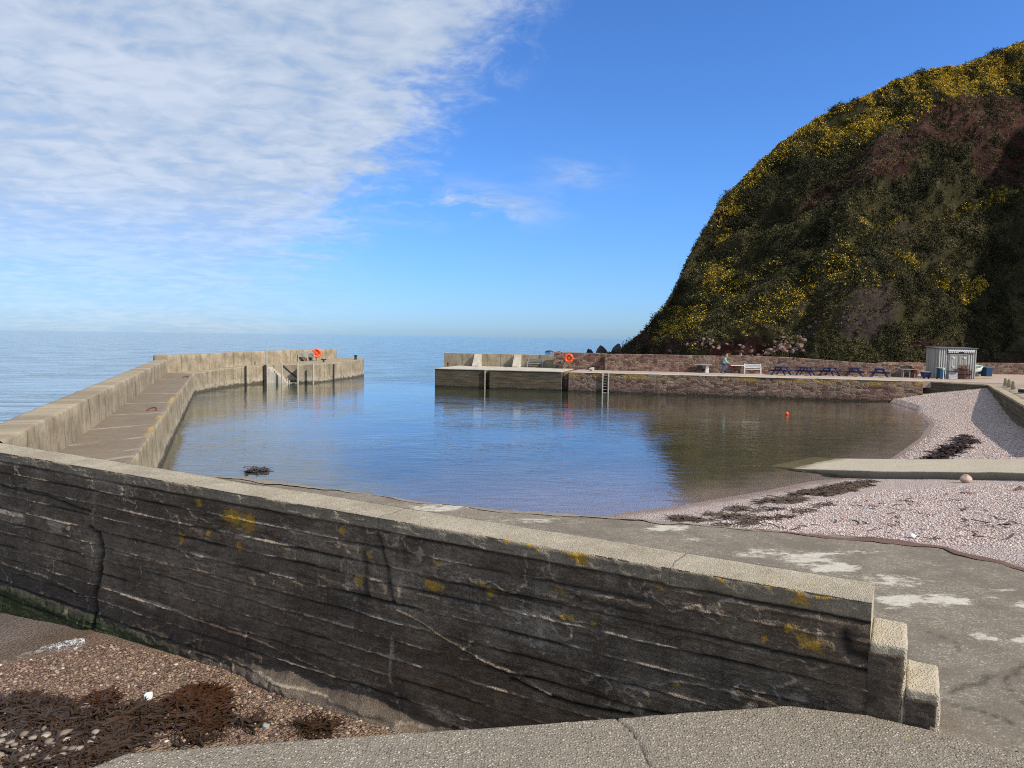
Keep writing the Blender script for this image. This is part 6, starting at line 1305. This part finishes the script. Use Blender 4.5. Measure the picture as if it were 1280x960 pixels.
fac = nmath(nt, 'MAXIMUM', fac, nmath(nt, 'MULTIPLY', nmath(nt, 'MULTIPLY', sm, 0.75), maprange(nt, wisp, 0.42, 0.66)))
bar = noise(nt, N(nt, 'ShaderNodeCombineXYZ', {0: nmath(nt, 'MULTIPLY', az, 2.2), 1: nmath(nt, 'MULTIPLY', el, 34.0), 2: 0.0}).outputs[0], 1.0, 6, 0.6, 0.3)
low = nmath(nt, 'MULTIPLY', maprange(nt, el, 0.17, 0.08), maprange(nt, nmath(nt, 'ADD', az, nmath(nt, 'MULTIPLY', bar, 0.3)), 0.02, -0.30))
fac = nmath(nt, 'MAXIMUM', fac, nmath(nt, 'MULTIPLY', low, nmath(nt, 'ADD', 0.30, nmath(nt, 'MULTIPLY', maprange(nt, bar, 0.45, 0.70), 0.32))))
cl = mixc(nt, maprange(nt, tex, 0.42, 0.70), (0.43, 0.53, 0.66), (0.63, 0.69, 0.78))
clv = N(nt, 'ShaderNodeVectorMath', {0: cl, 1: (1/STR,)*3}, operation='MULTIPLY').outputs[0]
hz_ = maprange(nt, dz, 0.0, 0.16, 1, 0)
skyc = N(nt, 'ShaderNodeVectorMath', {0: SKY.outputs[0], 1: mixc(nt, maprange(nt, dz, 0.0, 0.22, 1, 0), (0.64, 1.10, 1.78), (0.60, 0.955, 1.66))}, operation='MULTIPLY').outputs[0]     # clear northern air: less yellow, more blue
col = mixc(nt, fac, skyc, clv)
bg = N(nt, 'ShaderNodeBackground', {'Color': col, 'Strength': STR}); nt.links.new(bg.outputs[0], out.inputs[0])

sl = bpy.data.lights.new('Sun', 'SUN'); sl.energy = 5.0; sl.angle = math.radians(0.5); sl.color = (1.0, 0.92, 0.79)
so = bpy.data.objects.new('Sun', sl); COL.objects.link(so)
sv = Vector((math.cos(SUN_EL)*sx, math.cos(SUN_EL)*sy, math.sin(SUN_EL))); so.rotation_euler = sv.to_track_quat('Z', 'Y').to_euler(); so.location = sv*60

cd = bpy.data.cameras.new('Camera'); cam = bpy.data.objects.new('Camera', cd); COL.objects.link(cam); SC.camera = cam
cd.sensor_fit = 'HORIZONTAL'; cd.sensor_width = 36; cd.lens = 36*FPX/1280; cd.clip_start = 0.1; cd.clip_end = 30000
cam.matrix_world = Matrix(((_R[0], _U[0], -_F[0], 0), (_R[1], _U[1], -_F[1], 0), (_R[2], _U[2], -_F[2], CAMZ), (0, 0, 0, 1)))
vs = SC.view_settings; vs.view_transform = 'Standard'; vs.look = 'None'; vs.exposure = 0.12; vs.gamma = 1.0; vs.use_curve_mapping = False
SC.cycles.max_bounces = 6; SC.cycles.transparent_max_bounces = 10; SC.cycles.diffuse_bounces = 2; SC.cycles.glossy_bounces = 3; SC.cycles.use_denoising = False; SC.cycles.pixel_filter_type = 'BLACKMAN_HARRIS'; SC.cycles.filter_width = 1.05
SC.cycles.sample_clamp_indirect = 8.0; SC.cycles.caustics_reflective = False; SC.cycles.caustics_refractive = False
